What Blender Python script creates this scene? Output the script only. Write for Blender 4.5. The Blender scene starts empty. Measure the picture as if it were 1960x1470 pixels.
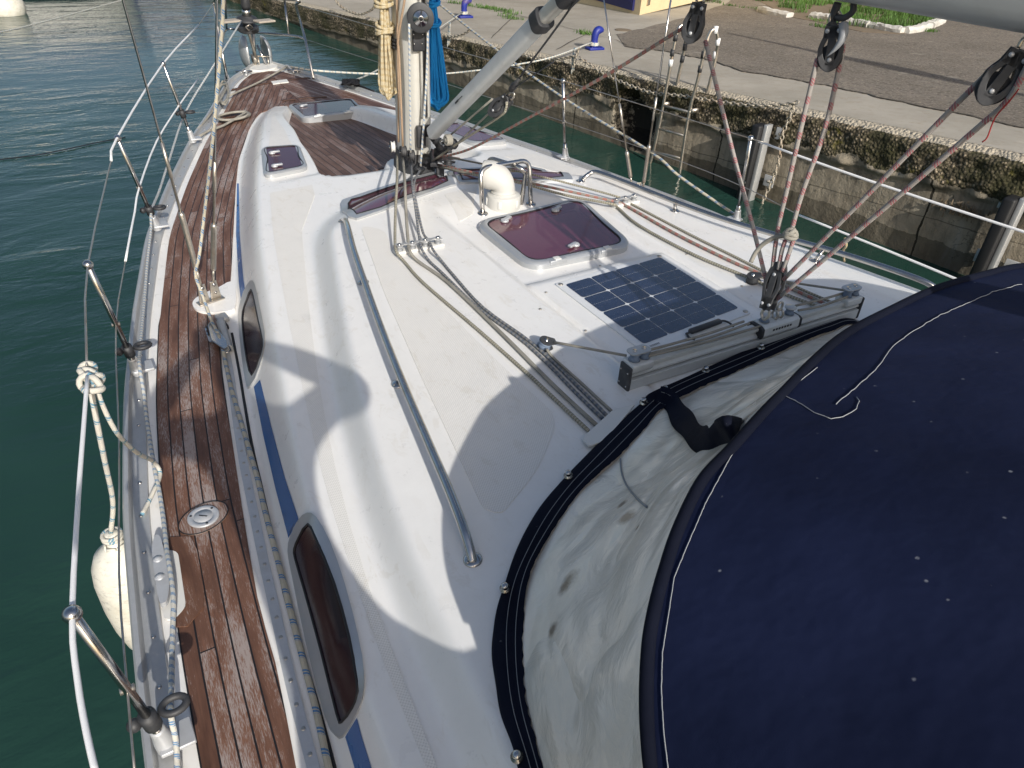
import bpy, math, random
import numpy as np
from mathutils import Vector, Matrix, geometry
from mathutils.bvhtree import BVHTree
random.seed(7); np.random.seed(7)
scene = bpy.context.scene
COL = scene.collection
rad = math.radians

# ------------------------------------------------------------------ camera
CAM = Vector((-1.75, 0.0, 1.70)); F = 1393.5
yaw, pit, rol = rad(32.824), rad(35.263), rad(3.177)
cf = Vector((math.sin(yaw)*math.cos(pit), math.cos(yaw)*math.cos(pit), -math.sin(pit)))
r0 = Vector((math.cos(yaw), -math.sin(yaw), 0)); u0 = r0.cross(cf)
cr = r0*math.cos(rol)+u0*math.sin(rol); cu = -r0*math.sin(rol)+u0*math.cos(rol)
cam = bpy.data.cameras.new('camera'); camo = bpy.data.objects.new('camera', cam); COL.objects.link(camo)
m = Matrix((cr, cu, -cf)).transposed().to_4x4(); m.translation = CAM
camo.matrix_world = m
cam.sensor_width = 36; cam.lens = F/1960*36; cam.clip_start = .02; cam.clip_end = 500
scene.camera = camo

# ------------------------------------------------------------------ light
SUN_AZ, SUN_EL = rad(6.5), rad(29)        # direction the light travels towards, height above the horizon
sd = Vector((math.sin(SUN_AZ)*math.cos(SUN_EL), math.cos(SUN_AZ)*math.cos(SUN_EL), -math.sin(SUN_EL)))
w = bpy.data.worlds.new('World'); scene.world = w; w.use_nodes = True
nt = w.node_tree; bg = nt.nodes['Background']
sky = nt.nodes.new('ShaderNodeTexSky'); sky.sky_type = 'NISHITA'; sky.sun_disc = False
sky.sun_elevation = SUN_EL; sky.sun_rotation = math.pi+SUN_AZ
sky.air_density = 1.0; sky.dust_density = 3.0; sky.ozone_density = 1.0
nt.links.new(sky.outputs[0], bg.inputs[0]); bg.inputs[1].default_value = .125
sl = bpy.data.lights.new('sun', 'SUN'); sl.energy = 4.3; sl.angle = rad(.55); sl.color = (1, .96, .90)
so = bpy.data.objects.new('sun', sl); COL.objects.link(so)
so.rotation_euler = (-sd).to_track_quat('Z', 'Y').to_euler()
vs = scene.view_settings; vs.view_transform = 'Standard'; vs.look = 'None'; vs.gamma = 1; vs.use_curve_mapping = False
vs.exposure = 0.08
scene.cycles.max_bounces = 6

# ------------------------------------------------------------------ pixel rays of the 1960 x 1470 photograph
def ray(px, py): return cr*((px-980)/F)-cu*((py-735)/F)+cf
def U(px, py, z=0.): d = ray(px, py); return CAM+d*((z-CAM.z)/d.z)
def PX(px, py, x): d = ray(px, py); return CAM+d*((x-CAM.x)/d.x)
def PY(px, py, y): d = ray(px, py); return CAM+d*((y-CAM.y)/d.y)
def ip(tab):
    a = np.array(sorted(tab)); return lambda v: np.interp(v, a[:, 0], a[:, 1])
def sstep(t): t = np.clip(t, 0, 1); return t*t*(3-2*t)

# ------------------------------------------------------------------ plan curves of the boat (y forward, half breadths)
WATER = -1.15
def smooth_ip(tab, n=400, k=9):
    f = ip(tab); a = sorted(tab); ys = np.linspace(a[0][0], a[-1][0], n); xs = f(ys)
    pad = np.concatenate([2*xs[0]-xs[k:0:-1], xs, 2*xs[-1]-xs[-2:-k-2:-1]])
    ker = np.hanning(2*k+3)[1:-1]; ker /= ker.sum(); xs2 = np.convolve(pad, ker, 'valid')
    return lambda v: np.interp(v, ys, xs2[:n])
GP = smooth_ip([(7.86, .10), (7.6, -.06), (7.28, -.28), (6.9, -.44), (6.25, -.69), (5.63, -.95), (4.79, -1.25), (4.04, -1.49), (3.19, -1.68), (2.55, -1.80), (1.9, -1.89), (1.3, -1.94), (.6, -1.98), (-3.5, -1.9)])
GS = smooth_ip([(7.86, .24), (7.6, .33), (7.16, .48), (6.8, .60), (6.5, .70), (6.0, .84), (5.6, .96), (5.26, 1.06), (4.8, 1.17), (4.3, 1.31), (3.7, 1.44), (3.1, 1.56), (2.6, 1.62), (2.2, 1.70), (1.6, 1.84), (.6, 1.93), (-3.5, 1.9)])
XB = smooth_ip([(6.4, .12), (6.2, .30), (5.82, .48), (5.46, .61), (5.14, .73), (4.65, .87), (3.45, 1.19), (2.81, 1.33), (2.49, 1.385), (2.07, 1.45), (1.64, 1.515), (1.1, 1.58), (.5, 1.62), (-3.5, 1.6)])
XT = smooth_ip([(6.4, .10), (6.1, .22), (5.59, .40), (5.04, .56), (4.54, .72), (4.1, .85), (3.4, 1.03), (2.61, 1.20), (2.26, 1.27), (1.79, 1.365), (1.46, 1.42), (.97, 1.48), (.5, 1.51), (-3.5, 1.5)])
R0 = smooth_ip([(5, .35), (3.9, .66), (3.34, .83), (2.67, 1.02), (2.14, 1.16), (1.76, 1.25), (1.46, 1.31), (1.14, 1.36), (.5, 1.42), (-3.5, 1.42)])
R1 = smooth_ip([(5, .25), (3.9, .56), (3.34, .70), (2.67, .90), (2.14, 1.05), (1.76, 1.14), (1.46, 1.21), (1.14, 1.26), (.5, 1.32), (-3.5, 1.32)])
HI = smooth_ip([(6.4, .05), (6.1, .12), (5.69, .27), (5.47, .32), (5.08, .37), (4.75, .43), (4.53, .455), (4.3, .49), (4.1, .53), (3.5, .6)])
ZT = smooth_ip([(6.4, 0), (6.2, .03), (5.9, .09), (5.5, .15), (5.0, .19), (4.5, .20), (-3.5, .20)])
ZW = ip([(6.3, 0.0), (6.0, .015), (5.0, .075), (4.0, .135), (3, .14)])
def hf(x, y):
    x = np.asarray(x, float); y = np.asarray(y, float); ax = np.abs(x)
    xb, xt, zt = XB(y), XT(y), ZT(y)
    z = sstep((xb-ax)/np.maximum(xb-xt, .02))
    z = zt*z**.85 + .03*np.clip((xt-ax)/.4, 0, 1)*np.clip((5.2-y)/1.2, 0, 1)
    # soft inner rise to the raised roof, with a sloped front that carries the windscreen
    yf = 3.70-.55*x*x
    fr = sstep((yf-y)/.32)
    z = z+.095*sstep((R0(y)-ax)/np.maximum(R0(y)-R1(y), .02))*fr+.012*np.clip(1-(ax/1.1)**2, 0, 1)*fr
    # recessed foredeck well between the two horns
    back = 3.93
    wl = sstep((HI(y)-ax)/.05)*sstep((y-back)/.09)
    rc_ = np.hypot(np.clip(ax-(HI(y)-.17), 0, 9), np.clip(4.14-y, 0, 9)); wl = wl*sstep((.19-rc_)/.05)
    sup = sstep((.17-np.hypot(ax, (y-4.02)*1.0))/.06)           # mast step pad bulging into the well
    wl = wl*(1-sup)
    z = np.where(y > 3.8, z*(1-wl)+ZW(y)*wl, z)
    # level seats under the two horn hatches
    kx = sstep((.145-np.abs(ax-.625-.10*(4.35-y)))/.03)*sstep((.275-np.abs(y-4.33))/.03)
    z = z*(1-kx)+(.205+.03*(.62-ax))*kx
    # long recess for hatch and garage
    cx = x-.075
    rc = sstep((.40-np.abs(cx))/.06)*sstep((3.10-y)/.34)
    z = z-.028*rc
    gx = sstep((.365-np.abs(cx))/.018)*sstep((2.215+.03*np.cos(cx*4)-y)/.018)
    rr = np.hypot(np.clip(np.abs(cx)-.30, 0, 9), np.clip(y-2.15, 0, 9))
    z = z+.022*gx*sstep((.078-rr)/.014)
    return z
def h(x, y): return float(hf(x, y))
def hn(x, y):
    e = .008; return Vector((h(x-e, y)-h(x+e, y), h(x, y-e)-h(x, y+e), 2*e)).normalized()
_hc = {}
def H(px, py, off=0.):
    """point where the ray through a photograph pixel meets the deck moulding"""
    k = (px, py)
    if k not in _hc:
        d = ray(px, py); ts = np.linspace(.8, 14, 1300)
        X = CAM.x+d.x*ts; Y = CAM.y+d.y*ts; Z = CAM.z+d.z*ts
        g = Z-hf(X, Y); i = int(np.argmax(g < 0))
        if i == 0: i = len(ts)-1
        a, b = ts[i-1], ts[i]
        for _ in range(18):
            c = (a+b)/2; p = CAM+d*c
            if p.z > h(p.x, p.y): a = c
            else: b = c
        _hc[k] = CAM+d*((a+b)/2)
    p = _hc[k]
    return p+hn(p.x, p.y)*off if off else p.copy()

# quay: a wall in plan from p0 along qt, its top falling gently away
Q0 = Vector((5.42, 0, 0)); QT = Vector((-.14, 1, 0)).normalized(); QN = Vector((QT.y, -QT.x, 0))
def zq(y): return max(.10-.05*y, -.78)
def WL(px, py, off=0.): d = ray(px, py); return CAM+d*(((Q0-CAM).dot(QN)-off)/d.dot(QN))
def Q(px, py, off=0.):
    d = ray(px, py); n = Vector((0, .05, 1)); p = CAM+d*((.10-CAM.dot(n))/d.dot(n))
    if p.y > 17.6: p = U(px, py, -.78)
    return p+Vector((0, 0, off))
def onwall(s, z, off=0.): p = Q0+QT*s-QN*off; return Vector((p.x, p.y, z))

# ------------------------------------------------------------------ node helpers
def mk(name):
    mt = bpy.data.materials.new(name); mt.use_nodes = True; t = mt.node_tree; t.nodes.clear()
    out = t.nodes.new('ShaderNodeOutputMaterial'); b = t.nodes.new('ShaderNodeBsdfPrincipled')
    t.links.new(b.outputs[0], out.inputs[0]); return mt, T(t, b, out)
class T:
    def __init__(s, t, b, out): s.t, s.b, s.out = t, b, out
    def n(s, ty, ins=None, **pr):
        x = s.t.nodes.new('ShaderNode'+ty)
        for k, v in pr.items(): setattr(x, k, v)
        for k, v in (ins or {}).items(): s.set(x.inputs[k], v)
        return x
    def set(s, sock, v):
        if hasattr(v, 'is_linked') or isinstance(v, bpy.types.NodeSocket): s.t.links.new(v, sock)
        elif isinstance(v, (tuple, list)) and sock.type == 'RGBA' and len(v) == 3: sock.default_value = (*v, 1)
        else: sock.default_value = v
    def P(s, **k):
        for a, v in k.items(): s.set(s.b.inputs[a.replace('_', ' ')], v)
    def m(s, op, a, b=0., c=0., clamp=False):
        x = s.n('Math', {0: a, 1: b, 2: c}, operation=op); x.use_clamp = clamp; return x.outputs[0]
    def mix(s, f, a, b):
        x = s.n('Mix', data_type='RGBA'); s.set(x.inputs[0], f); s.set(x.inputs[6], a); s.set(x.inputs[7], b); return x.outputs[2]
    def co(s, kind='Object', scale=(1, 1, 1), rot=(0, 0, 0)):
        c = s.n('TexCoord').outputs[kind]; return s.n('Mapping', {'Vector': c, 'Scale': scale, 'Rotation': rot}).outputs[0]
    def noise(s, v, sc, det=4., ro=.6, dist=0.):
        return s.n('TexNoise', {'Vector': v, 'Scale': sc, 'Detail': det, 'Roughness': ro, 'Distortion': dist}).outputs[0]
    def ramp(s, f, *st):
        x = s.n('ValToRGB', {0: f}); e = x.color_ramp.elements
        while len(e) < len(st): e.new(.5)
        for i, (p, c) in enumerate(st):
            e[i].position = p; e[i].color = (c, c, c, 1) if not isinstance(c, tuple) else (*c, 1)
        return x.outputs[0]
    def bump(s, hgt, st=.3, dist=.01, nrm=None):
        i = {'Height': hgt, 'Strength': st, 'Distance': dist}
        if nrm is not None: i['Normal'] = nrm
        return s.n('Bump', i).outputs[0]
def simple(name, col, rough=.5, metal=0., var=.15, bump=.1, sc=30., dirt=None, spec=None, coat=0.):
    mt, t = mk(name); v = t.co()
    n1 = t.noise(v, sc); n2 = t.noise(v, sc*.17, 5)
    f = t.m('MULTIPLY_ADD', t.m('ADD', n1, n2), .5, 0)
    c = t.mix(t.ramp(f, (.3, 0.), (.7, 1.)), tuple(x*(1-var) for x in col), tuple(min(1, x*(1+var)) for x in col))
    if dirt: c = t.mix(t.ramp(n2, (.52, 0.), (.72, dirt[3])), c, dirt[:3])
    t.P(Base_Color=c, Roughness=t.m('MULTIPLY_ADD', n2, .25, rough-.12), Metallic=metal, Normal=t.bump(n1, bump, .004))
    if spec is not None: t.P(Specular_IOR_Level=spec)
    if coat: t.P(Coat_Weight=coat)
    return mt
M = {}
# --- gelcoat
def gel(name, col, nonskid=False):
    mt, t = mk(name); v = t.co(); big = t.noise(v, 1.6, 6, .65); mid = t.noise(v, 9, 5, .7)
    fl = t.noise(t.co(scale=(26, 11, 20), rot=(0, 0, .5)), 1.0, 6, .72, .6)
    mask = t.m('MULTIPLY', t.ramp(fl, (.55, 0.), (.61, 1.)), t.ramp(big, (.40, 0.), (.56, .9)))
    c = t.mix(t.ramp(mid, (.35, 0.), (.7, 1.)), tuple(x*.955 for x in col), col)
    c = t.mix(t.m('MULTIPLY', mask, .44), c, (col[0]*.80, col[1]*.765, col[2]*.70))
    sp = t.noise(v, 55, 3, .8); c = t.mix(t.m('MULTIPLY', t.ramp(sp, (.68, 0.), (.74, 1.)), .25), c, (.35, .32, .27))
    if nonskid:
        w1 = t.n('TexVoronoi', {'Vector': t.co(scale=(1, 1, 0), rot=(0, 0, .78)), 'Scale': 165., 'Randomness': .0}).outputs[0]
        t.P(Base_Color=t.mix(t.m('MULTIPLY', t.ramp(w1, (.35, 0.), (.62, 1.)), .50), c, (.42, .40, .36)), Roughness=.55, Normal=t.bump(w1, .5, .0022))
    else: t.P(Base_Color=c, Roughness=t.m('MULTIPLY_ADD', mid, .25, .18), Normal=t.bump(mid, .04, .01), Coat_Weight=.25, Coat_Roughness=.15)
    return mt
M['gel'] = gel('gelcoat', (.80, .785, .75)); M['nonskid'] = gel('nonskid_gelcoat', (.78, .76, .715), True)
# --- weathered teak, uv: x across the planks, y along, metres
def teak(name, gap=.0027, row=.0405, wear=1., base=((.092, .044, .029), (.188, .094, .060))):
    mt, t = mk(name); uv = t.n('TexCoord').outputs['UV']; s = t.n('SeparateXYZ', {0: uv}); u, v = s.outputs[0], s.outputs[1]
    ru = t.m('DIVIDE', u, row); fl = t.m('FLOOR', ru); fr = t.m('FRACT', ru)
    rnd = t.n('TexWhiteNoise', {'W': fl}, noise_dimensions='1D').outputs[0]
    vv = t.m('DIVIDE', t.m('MULTIPLY_ADD', rnd, 3.7, v), 1.9); bi = t.m('FLOOR', vv); bf = t.m('FRACT', vv)
    rn2 = t.n('TexWhiteNoise', {'Vector': t.n('CombineXYZ', {0: fl, 1: bi}).outputs[0]}, noise_dimensions='2D').outputs[0]
    e = t.m('MINIMUM', fr, t.m('SUBTRACT', 1., fr)); g1 = t.m('LESS_THAN', e, gap/row/1.15)
    eb = t.m('MINIMUM', bf, t.m('SUBTRACT', 1., bf)); g2 = t.m('LESS_THAN', eb, .0011)
    gapm = t.m('MAXIMUM', g1, g2)
    grain = t.noise(t.n('CombineXYZ', {0: t.m('MULTIPLY', u, 260.), 1: t.m('MULTIPLY', v, 9.), 2: rnd}).outputs[0], 1., 5, .7)
    fine = t.noise(t.n('CombineXYZ', {0: t.m('MULTIPLY', u, 420.), 1: t.m('MULTIPLY', v, 38.), 2: t.m('MULTIPLY', rn2, 9)}).outputs[0], 1., 4, .75)
    blot = t.noise(t.n('CombineXYZ', {0: t.m('MULTIPLY', u, 14.), 1: t.m('MULTIPLY', v, 2.6), 2: t.m('MULTIPLY', rn2, 20.)}).outputs[0], 1., 5, .6)
    tone = t.m('ADD', t.m('MULTIPLY', rn2, .36), t.m('MULTIPLY', grain, .7))
    c = t.mix(t.ramp(tone, (.2, 0.), (.8, 1.)), base[0], base[1])
    c = t.mix(t.m('MULTIPLY', t.ramp(blot, (.3, 1.), (.5, 0.)), .75), c, (.045, .020, .013))
    thr = t.m('ADD', t.m('MULTIPLY', rn2, .10), t.m('MULTIPLY', blot, .55))
    wm = t.m('MULTIPLY', t.ramp(t.m('ADD', t.m('MULTIPLY', fine, .62), thr), (.672, 0.), (.75, 1.)), .78*wear)
    c = t.mix(wm, c, (.34, .30, .28))
    c = t.mix(gapm, c, (.012, .011, .012))
    hgt = t.m('SUBTRACT', t.m('MULTIPLY', grain, .4), t.m('MULTIPLY', gapm, 1.))
    t.P(Base_Color=c, Roughness=t.m('MULTIPLY_ADD', grain, .3, .42), Normal=t.bump(hgt, .55, .0025), Specular_IOR_Level=.35); return mt
M['teak'] = teak('weathered_teak'); M['teak_dark'] = teak('dark_teak', row=.045, wear=.45, base=((.092, .050, .034), (.170, .094, .064)))
M['teak_margin'] = teak('teak_margin', row=.5, wear=.9, base=((.10, .047, .03), (.165, .082, .05)))
M['alu'] = simple('brushed_aluminium', (.46, .465, .46), .40, .45, .08, .05, 60, (.42, .41, .39, .6))
M['alu_dull'] = simple('dull_aluminium', (.48, .49, .50), .42, .35, .08, .08, 50, (.36, .35, .33, .5))
M['alu_paint'] = simple('anodised_aluminium', (.56, .58, .575), .42, .1, .06, .05, 40, (.33, .33, .31, .4))
M['frame'] = simple('hatch_frame_metal', (.42, .435, .445), .36, .45, .05, .03, 40, (.42, .41, .40, .5))
def steel():
    mt, t = mk('polished_steel'); n = t.noise(t.co(), 18, 5)
    t.P(Base_Color=t.mix(t.ramp(n, (.5, 0.), (.75, .5)), (.50, .49, .475), (.34, .27, .20)), Metallic=1., Roughness=t.m('MULTIPLY_ADD', n, .22, .08)); return mt
M['steel'] = steel()
M['steel_dull'] = simple('weathered_steel', (.50, .46, .40), .35, .9, .2, .1, 60, (.30, .19, .10, .6))
M['black'] = simple('black_plastic', (.026, .027, .030), .55, 0, .25, .1, 60, (.07, .07, .07, .6))
M['blockgrey'] = simple('grey_block_plastic', (.040, .041, .044), .6, 0, .2, .1, 50, (.13, .125, .12, .5))
M['grey'] = simple('grey_plastic', (.23, .24, .25), .45, 0, .1, .1)
M['blue_stripe'] = simple('blue_stripe', (.035, .115, .30), .25, 0, .08, .03, 8)
M['rubber'] = simple('black_rubber', (.012, .012, .013), .6, 0, .1)
M['white_pl'] = simple('white_plastic', (.66, .65, .61), .45, 0, .05, .06, 20, (.55, .50, .42, .35))
M['vent_pl'] = simple('vent_plastic', (.54, .53, .49), .5, 0, .05, .06, 20, (.42, .38, .32, .35))
M['sleeve'] = simple('white_sleeve', (.80, .80, .79), .35, 0, .04, .02, 20)
# --- tinted acrylic
def acr(name, col, alpha, ro=.03, sp=.6, coat=.3):
    mt, t = mk(name); n = t.noise(t.co(), 40, 4)
    t.P(Base_Color=col, Roughness=t.m('MULTIPLY_ADD', n, .10, ro), Specular_IOR_Level=sp, Alpha=alpha, Coat_Weight=coat); return mt
M['acrylic'] = acr('purple_acrylic', (.115, .026, .048), .86); M['acrylic_dark'] = acr('dark_acrylic', (.020, .009, .014), .97, .10, .22, 0.)
M['acrylic_deep'] = acr('plum_acrylic', (.060, .016, .030), .95, .06, .35, .0)
# --- ropes. uv: x around, y along in metres
def rope(name, base, fl=None, per=.03, duty=.35, k=3., dirty=.3, braid=110., sw=0.):
    mt, t = mk(name); s = t.n('SeparateXYZ', {0: t.n('TexCoord').outputs['UV']}); u, v = s.outputs[0], s.outputs[1]
    a = t.m('SINE', t.m('MULTIPLY', t.m('ADD', t.m('MULTIPLY', v, braid*2), t.m('MULTIPLY', u, 6.)), 6.2832))
    b = t.m('SINE', t.m('MULTIPLY', t.m('SUBTRACT', t.m('MULTIPLY', v, braid*2), t.m('MULTIPLY', u, 6.)), 6.2832))
    hh = t.m('MULTIPLY', a, b); n = t.noise(t.co(), 14, 5, .7)
    c = t.mix(t.m('MULTIPLY', t.ramp(n, (.4, 0.), (.7, 1.)), dirty), base, tuple(x*.42 for x in base))
    c = t.mix(t.m('MULTIPLY', t.ramp(hh, (.0, 1.), (.55, 0.)), .30), c, tuple(x*.45 for x in base))
    if fl:
        q = t.m('FRACT', t.m('ADD', t.m('DIVIDE', v, per), t.m('MULTIPLY', u, sw))); on = t.m('LESS_THAN', q, duty)
        q2 = t.m('FRACT', t.m('ADD', t.m('MULTIPLY', u, k), t.m('MULTIPLY', v, 6./per))); on2 = t.m('LESS_THAN', q2, .66)
        c = t.mix(t.m('MULTIPLY', t.m('MULTIPLY', on, on2), .9), c, fl)
    t.P(Base_Color=c, Roughness=.85, Specular_IOR_Level=.2, Normal=t.bump(hh, .45, .001)); return mt
M['r_grey'] = rope('grey_braid', (.36, .34, .29), None, dirty=.5)
M['r_green'] = rope('greenish_braid', (.30, .28, .21), (.50, .47, .40), .012, .4, 2, .6)
M['r_red'] = rope('red_fleck_braid', (.40, .37, .34), (.34, .12, .13), .046, .42, 4, .25)
M['r_redline'] = rope('red_fleck_line', (.36, .32, .27), (.40, .10, .08), .045, .5, 2, .5)
M['r_blue'] = rope('blue_fleck_braid', (.52, .48, .38), (.045, .16, .34), .055, .35, 3, .3, sw=.5)
M['r_navy'] = rope('navy_fleck_braid', (.30, .29, .27), (.025, .06, .12), .022, .5, 2, .3)
M['r_white'] = rope('white_blue_braid', (.62, .60, .53), (.06, .18, .36), .026, .4, 1, .2, sw=.7)
M['r_cream'] = rope('cream_braid', (.58, .50, .34), (.40, .30, .14), .03, .4, 3, .2)
M['r_plain'] = rope('plain_white_braid', (.66, .63, .55), (.10, .25, .35), .06, .25, 2, .25)
M['r_tan'] = rope('tan_braid', (.42, .30, .20), None, dirty=.3)
M['r_azure'] = rope('azure_rope', (.018, .27, .68), None, dirty=.25)
M['r_black'] = rope('black_rope', (.018, .018, .02), None, dirty=.2)
# --- canvas
def canvas(name, col):
    mt, t = mk(name); v = t.co(); big = t.noise(v, 2.2, 5, .6); n = t.noise(v, 900, 2); mid = t.noise(v, 14, 6, .7)
    wide = t.noise(v, 1.1, 4, .55); c = t.mix(t.ramp(big, (.35, 0.), (.68, 1.)), tuple(x*.82 for x in col), tuple(x*1.35+.002 for x in col)); c = t.mix(t.m('MULTIPLY', t.ramp(wide, (.42, 0.), (.62, 1.)), .55), c, (col[0]*2.1, col[1]*1.75, col[2]*1.55))
    wx = t.n('TexWave', {'Vector': v, 'Scale': 260., 'Distortion': .6}, wave_type='BANDS', bands_direction='X').outputs[0]; wy = t.n('TexWave', {'Vector': v, 'Scale': 260., 'Distortion': .6}, wave_type='BANDS', bands_direction='Y').outputs[0]
    c = t.mix(t.m('MULTIPLY', t.m('MULTIPLY', wx, wy), .22), c, (col[0]*2.4+.003, col[1]*2.3+.003, col[2]*1.8+.004)); n = t.m('ADD', n, t.m('MULTIPLY', t.m('ADD', wx, wy), .5))
    sp = t.n('TexVoronoi', {'Vector': t.co(scale=(1, 1, 1)), 'Scale': 9.}, voronoi_dimensions='2D').outputs[0]
    c = t.mix(t.m('MULTIPLY', t.m('MULTIPLY', t.ramp(t.m('ADD', sp, t.m('MULTIPLY', t.m('SUBTRACT', t.noise(v, 60, 3), .5), .05)), (.012, 1.), (.028, 0.)), t.ramp(mid, (.50, 0.), (.58, 1.))), .6), c, (.30, .31, .34))
    c = t.mix(t.m('MULTIPLY', t.ramp(mid, (.6, 0.), (.75, 1.)), .10), c, (.03, .045, .09))
    t.P(Base_Color=c, Roughness=.85, Specular_IOR_Level=.12, Normal=t.bump(n, .25, .0008, t.bump(big, .35, .05))); return mt
M['navy'] = canvas('navy_canvas', (.0066, .0108, .0350)); M['navy_dark'] = canvas('navy_trim', (.0030, .0045, .012))
M['thread'] = simple('white_thread', (.30, .31, .32), .8, 0, .1)
def vinyl(stains=()):
    mt, t = mk('cloudy_vinyl'); v = t.co(); big = t.noise(v, 3, 5, .6, .6); mid = t.noise(t.co(scale=(1, 1, 1)), 7, 4, .6, 1.5)
    cr_ = t.noise(v, 1.9, 2, .4, 1.2)
    c = t.mix(t.ramp(big, (.35, 0.), (.7, 1.)), (.85, .77, .63), (.94, .86, .73))
    st = t.noise(v, 6.5, 6, .75); c = t.mix(t.m('MULTIPLY', t.ramp(st, (.64, 0.), (.76, 1.)), .7), c, (.16, .12, .07))
    for p, r_ in stains:
        dv = t.n('VectorMath', {0: v, 1: tuple(p)}, operation='DISTANCE').outputs['Value']
        k_ = t.m('ADD', t.m('DIVIDE', dv, r_), t.m('MULTIPLY', t.m('SUBTRACT', st, .5), 2.2)); c = t.mix(t.m('MULTIPLY', t.ramp(k_, (.35, 1.), (1., 0.)), .8), c, (.15, .10, .055))
    t.P(Base_Color=c, Roughness=t.m('MULTIPLY_ADD', mid, .2, .14), Alpha=.95, Specular_IOR_Level=.55, Coat_Weight=.4, Coat_Roughness=.12,
        Normal=t.bump(t.m('ABSOLUTE', t.m('SUBTRACT', cr_, .5)), .7, .14, t.bump(mid, .3, .025)), Subsurface_Weight=0.); return mt
# --- water
def water():
    mt, t = mk('harbour_water'); v = t.co(scale=(1, 1, 1)); a = t.noise(t.co(scale=(1.0, 2.6, 1), rot=(0, 0, .25)), 1.15, 4, .5, .5); b = t.noise(t.co(scale=(1, 2.0, 1), rot=(0, 0, -.3)), 6.5, 3, .55, .3)
    big = t.noise(v, .35, 4)
    hh = t.m('MULTIPLY', t.m('ADD', a, t.m('MULTIPLY', b, .26)), t.ramp(t.noise(t.co(scale=(1, 1.8, 1)), .22, 3), (.35, .35), (.65, 1.25)))
    t.P(Base_Color=t.mix(t.ramp(big, (.35, 0.), (.65, 1.)), (.0120, .0390, .0300), (.0190, .054, .042)), Roughness=.06, IOR=1.33, Normal=t.bump(hh, .33, .09)); return mt
M['water'] = water()
# --- quay
def wallmat():
    mt, t = mk('quay_wall_concrete'); v = t.co(); s = t.n('SeparateXYZ', {0: v}); z = s.outputs[2]; y = s.outputs[1]
    up = t.m('ADD', z, t.m('MULTIPLY', y, .05))          # height below the falling edge
    n1 = t.noise(v, 2.2, 7, .65); n2 = t.noise(v, 16, 6, .72); n3 = t.noise(t.co(scale=(7, 7, .8)), 1.3, 5, .6)
    vo = t.n('TexVoronoi', {'Vector': v, 'Scale': 34.}); peb = vo.outputs[0]; vc = vo.outputs[1]
    con = t.mix(t.ramp(n1, (.35, 0.), (.65, 1.)), (.21, .18, .135), (.36, .315, .24))
    con = t.mix(t.m('MULTIPLY', t.ramp(n3, (.5, 0.), (.66, 1.)), .6), con, (.085, .070, .050))
    con = t.mix(t.m('MULTIPLY', t.ramp(n3, (.30, 1.), (.40, 0.)), .4), con, (.36, .34, .30))
    wet = t.m('LESS_THAN', t.m('ADD', z, t.m('MULTIPLY', n1, .16)), -.87)
    con = t.mix(t.m('MULTIPLY', wet, .62), con, (.052, .046, .032))
    sc = t.n('SeparateColor', {0: vc}).outputs[0]
    pb = t.mix(t.ramp(sc, (.2, 0.), (.9, 1.)), (.13, .11, .07), (.42, .34, .24))
    pb = t.mix(t.m('MULTIPLY', t.ramp(peb, (.25, 0.), (.55, 1.)), .8), pb, (.03, .027, .018))
    pb = t.mix(t.m('MULTIPLY', t.ramp(n1, (.44, 0.), (.60, 1.)), .85), pb, (.040, .040, .018))
    pb = t.mix(t.m('MULTIPLY', t.ramp(t.noise(v, 5, 6, .7), (.62, 0.), (.70, 1.)), .7), pb, (.13, .115, .02))
    jn = t.m('ABSOLUTE', t.m('SUBTRACT', t.m('FRACT', t.m('DIVIDE', t.m('ADD', y, t.m('MULTIPLY', n1, .12)), 2.35)), .5)); con = t.mix(t.m('LESS_THAN', jn, .004), con, (.03, .027, .02))
    lj = t.m('ABSOLUTE', t.m('SUBTRACT', t.m('ADD', up, t.m('MULTIPLY', n1, .06)), -.56)); con = t.mix(t.m('MULTIPLY', t.m('LESS_THAN', lj, .005), .6), con, (.05, .045, .035))
    k = t.m('GREATER_THAN', t.m('ADD', up, t.m('MULTIPLY', t.m('SUBTRACT', t.noise(v, 3.5, 5), .5), .30)), -.24)
    c = t.mix(k, con, pb)
    lip = t.m('GREATER_THAN', t.m('ADD', up, t.m('MULTIPLY', n2, .05)), .085)
    c = t.mix(lip, c, t.mix(n2, (.36, .315, .245), (.50, .445, .345)))
    # near-black colour inside the broken hole beside the ladder
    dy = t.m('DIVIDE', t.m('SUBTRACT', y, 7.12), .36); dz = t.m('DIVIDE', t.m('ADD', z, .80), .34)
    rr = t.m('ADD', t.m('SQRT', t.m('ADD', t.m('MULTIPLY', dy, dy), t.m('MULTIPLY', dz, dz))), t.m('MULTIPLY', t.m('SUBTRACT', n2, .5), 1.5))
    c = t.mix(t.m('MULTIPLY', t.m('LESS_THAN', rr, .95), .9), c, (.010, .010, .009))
    cr_ = t.m('ABSOLUTE', t.m('SUBTRACT', t.noise(v, 1.7, 8, .62), .5))
    c = t.mix(t.m('MULTIPLY', t.m('MULTIPLY', t.ramp(cr_, (.0015, 1.), (.005, 0.)), t.ramp(n1, (.5, 0.), (.55, 1.))), .7), c, (.03, .026, .02))
    t.P(Base_Color=c, Roughness=.9, Specular_IOR_Level=.2, Normal=t.bump(t.m('ADD', n2, t.m('MULTIPLY', t.m('SUBTRACT', 1., peb), t.m('MULTIPLY', k, 1.2))), .9, .018)); return mt
M['wall'] = wallmat()
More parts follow.
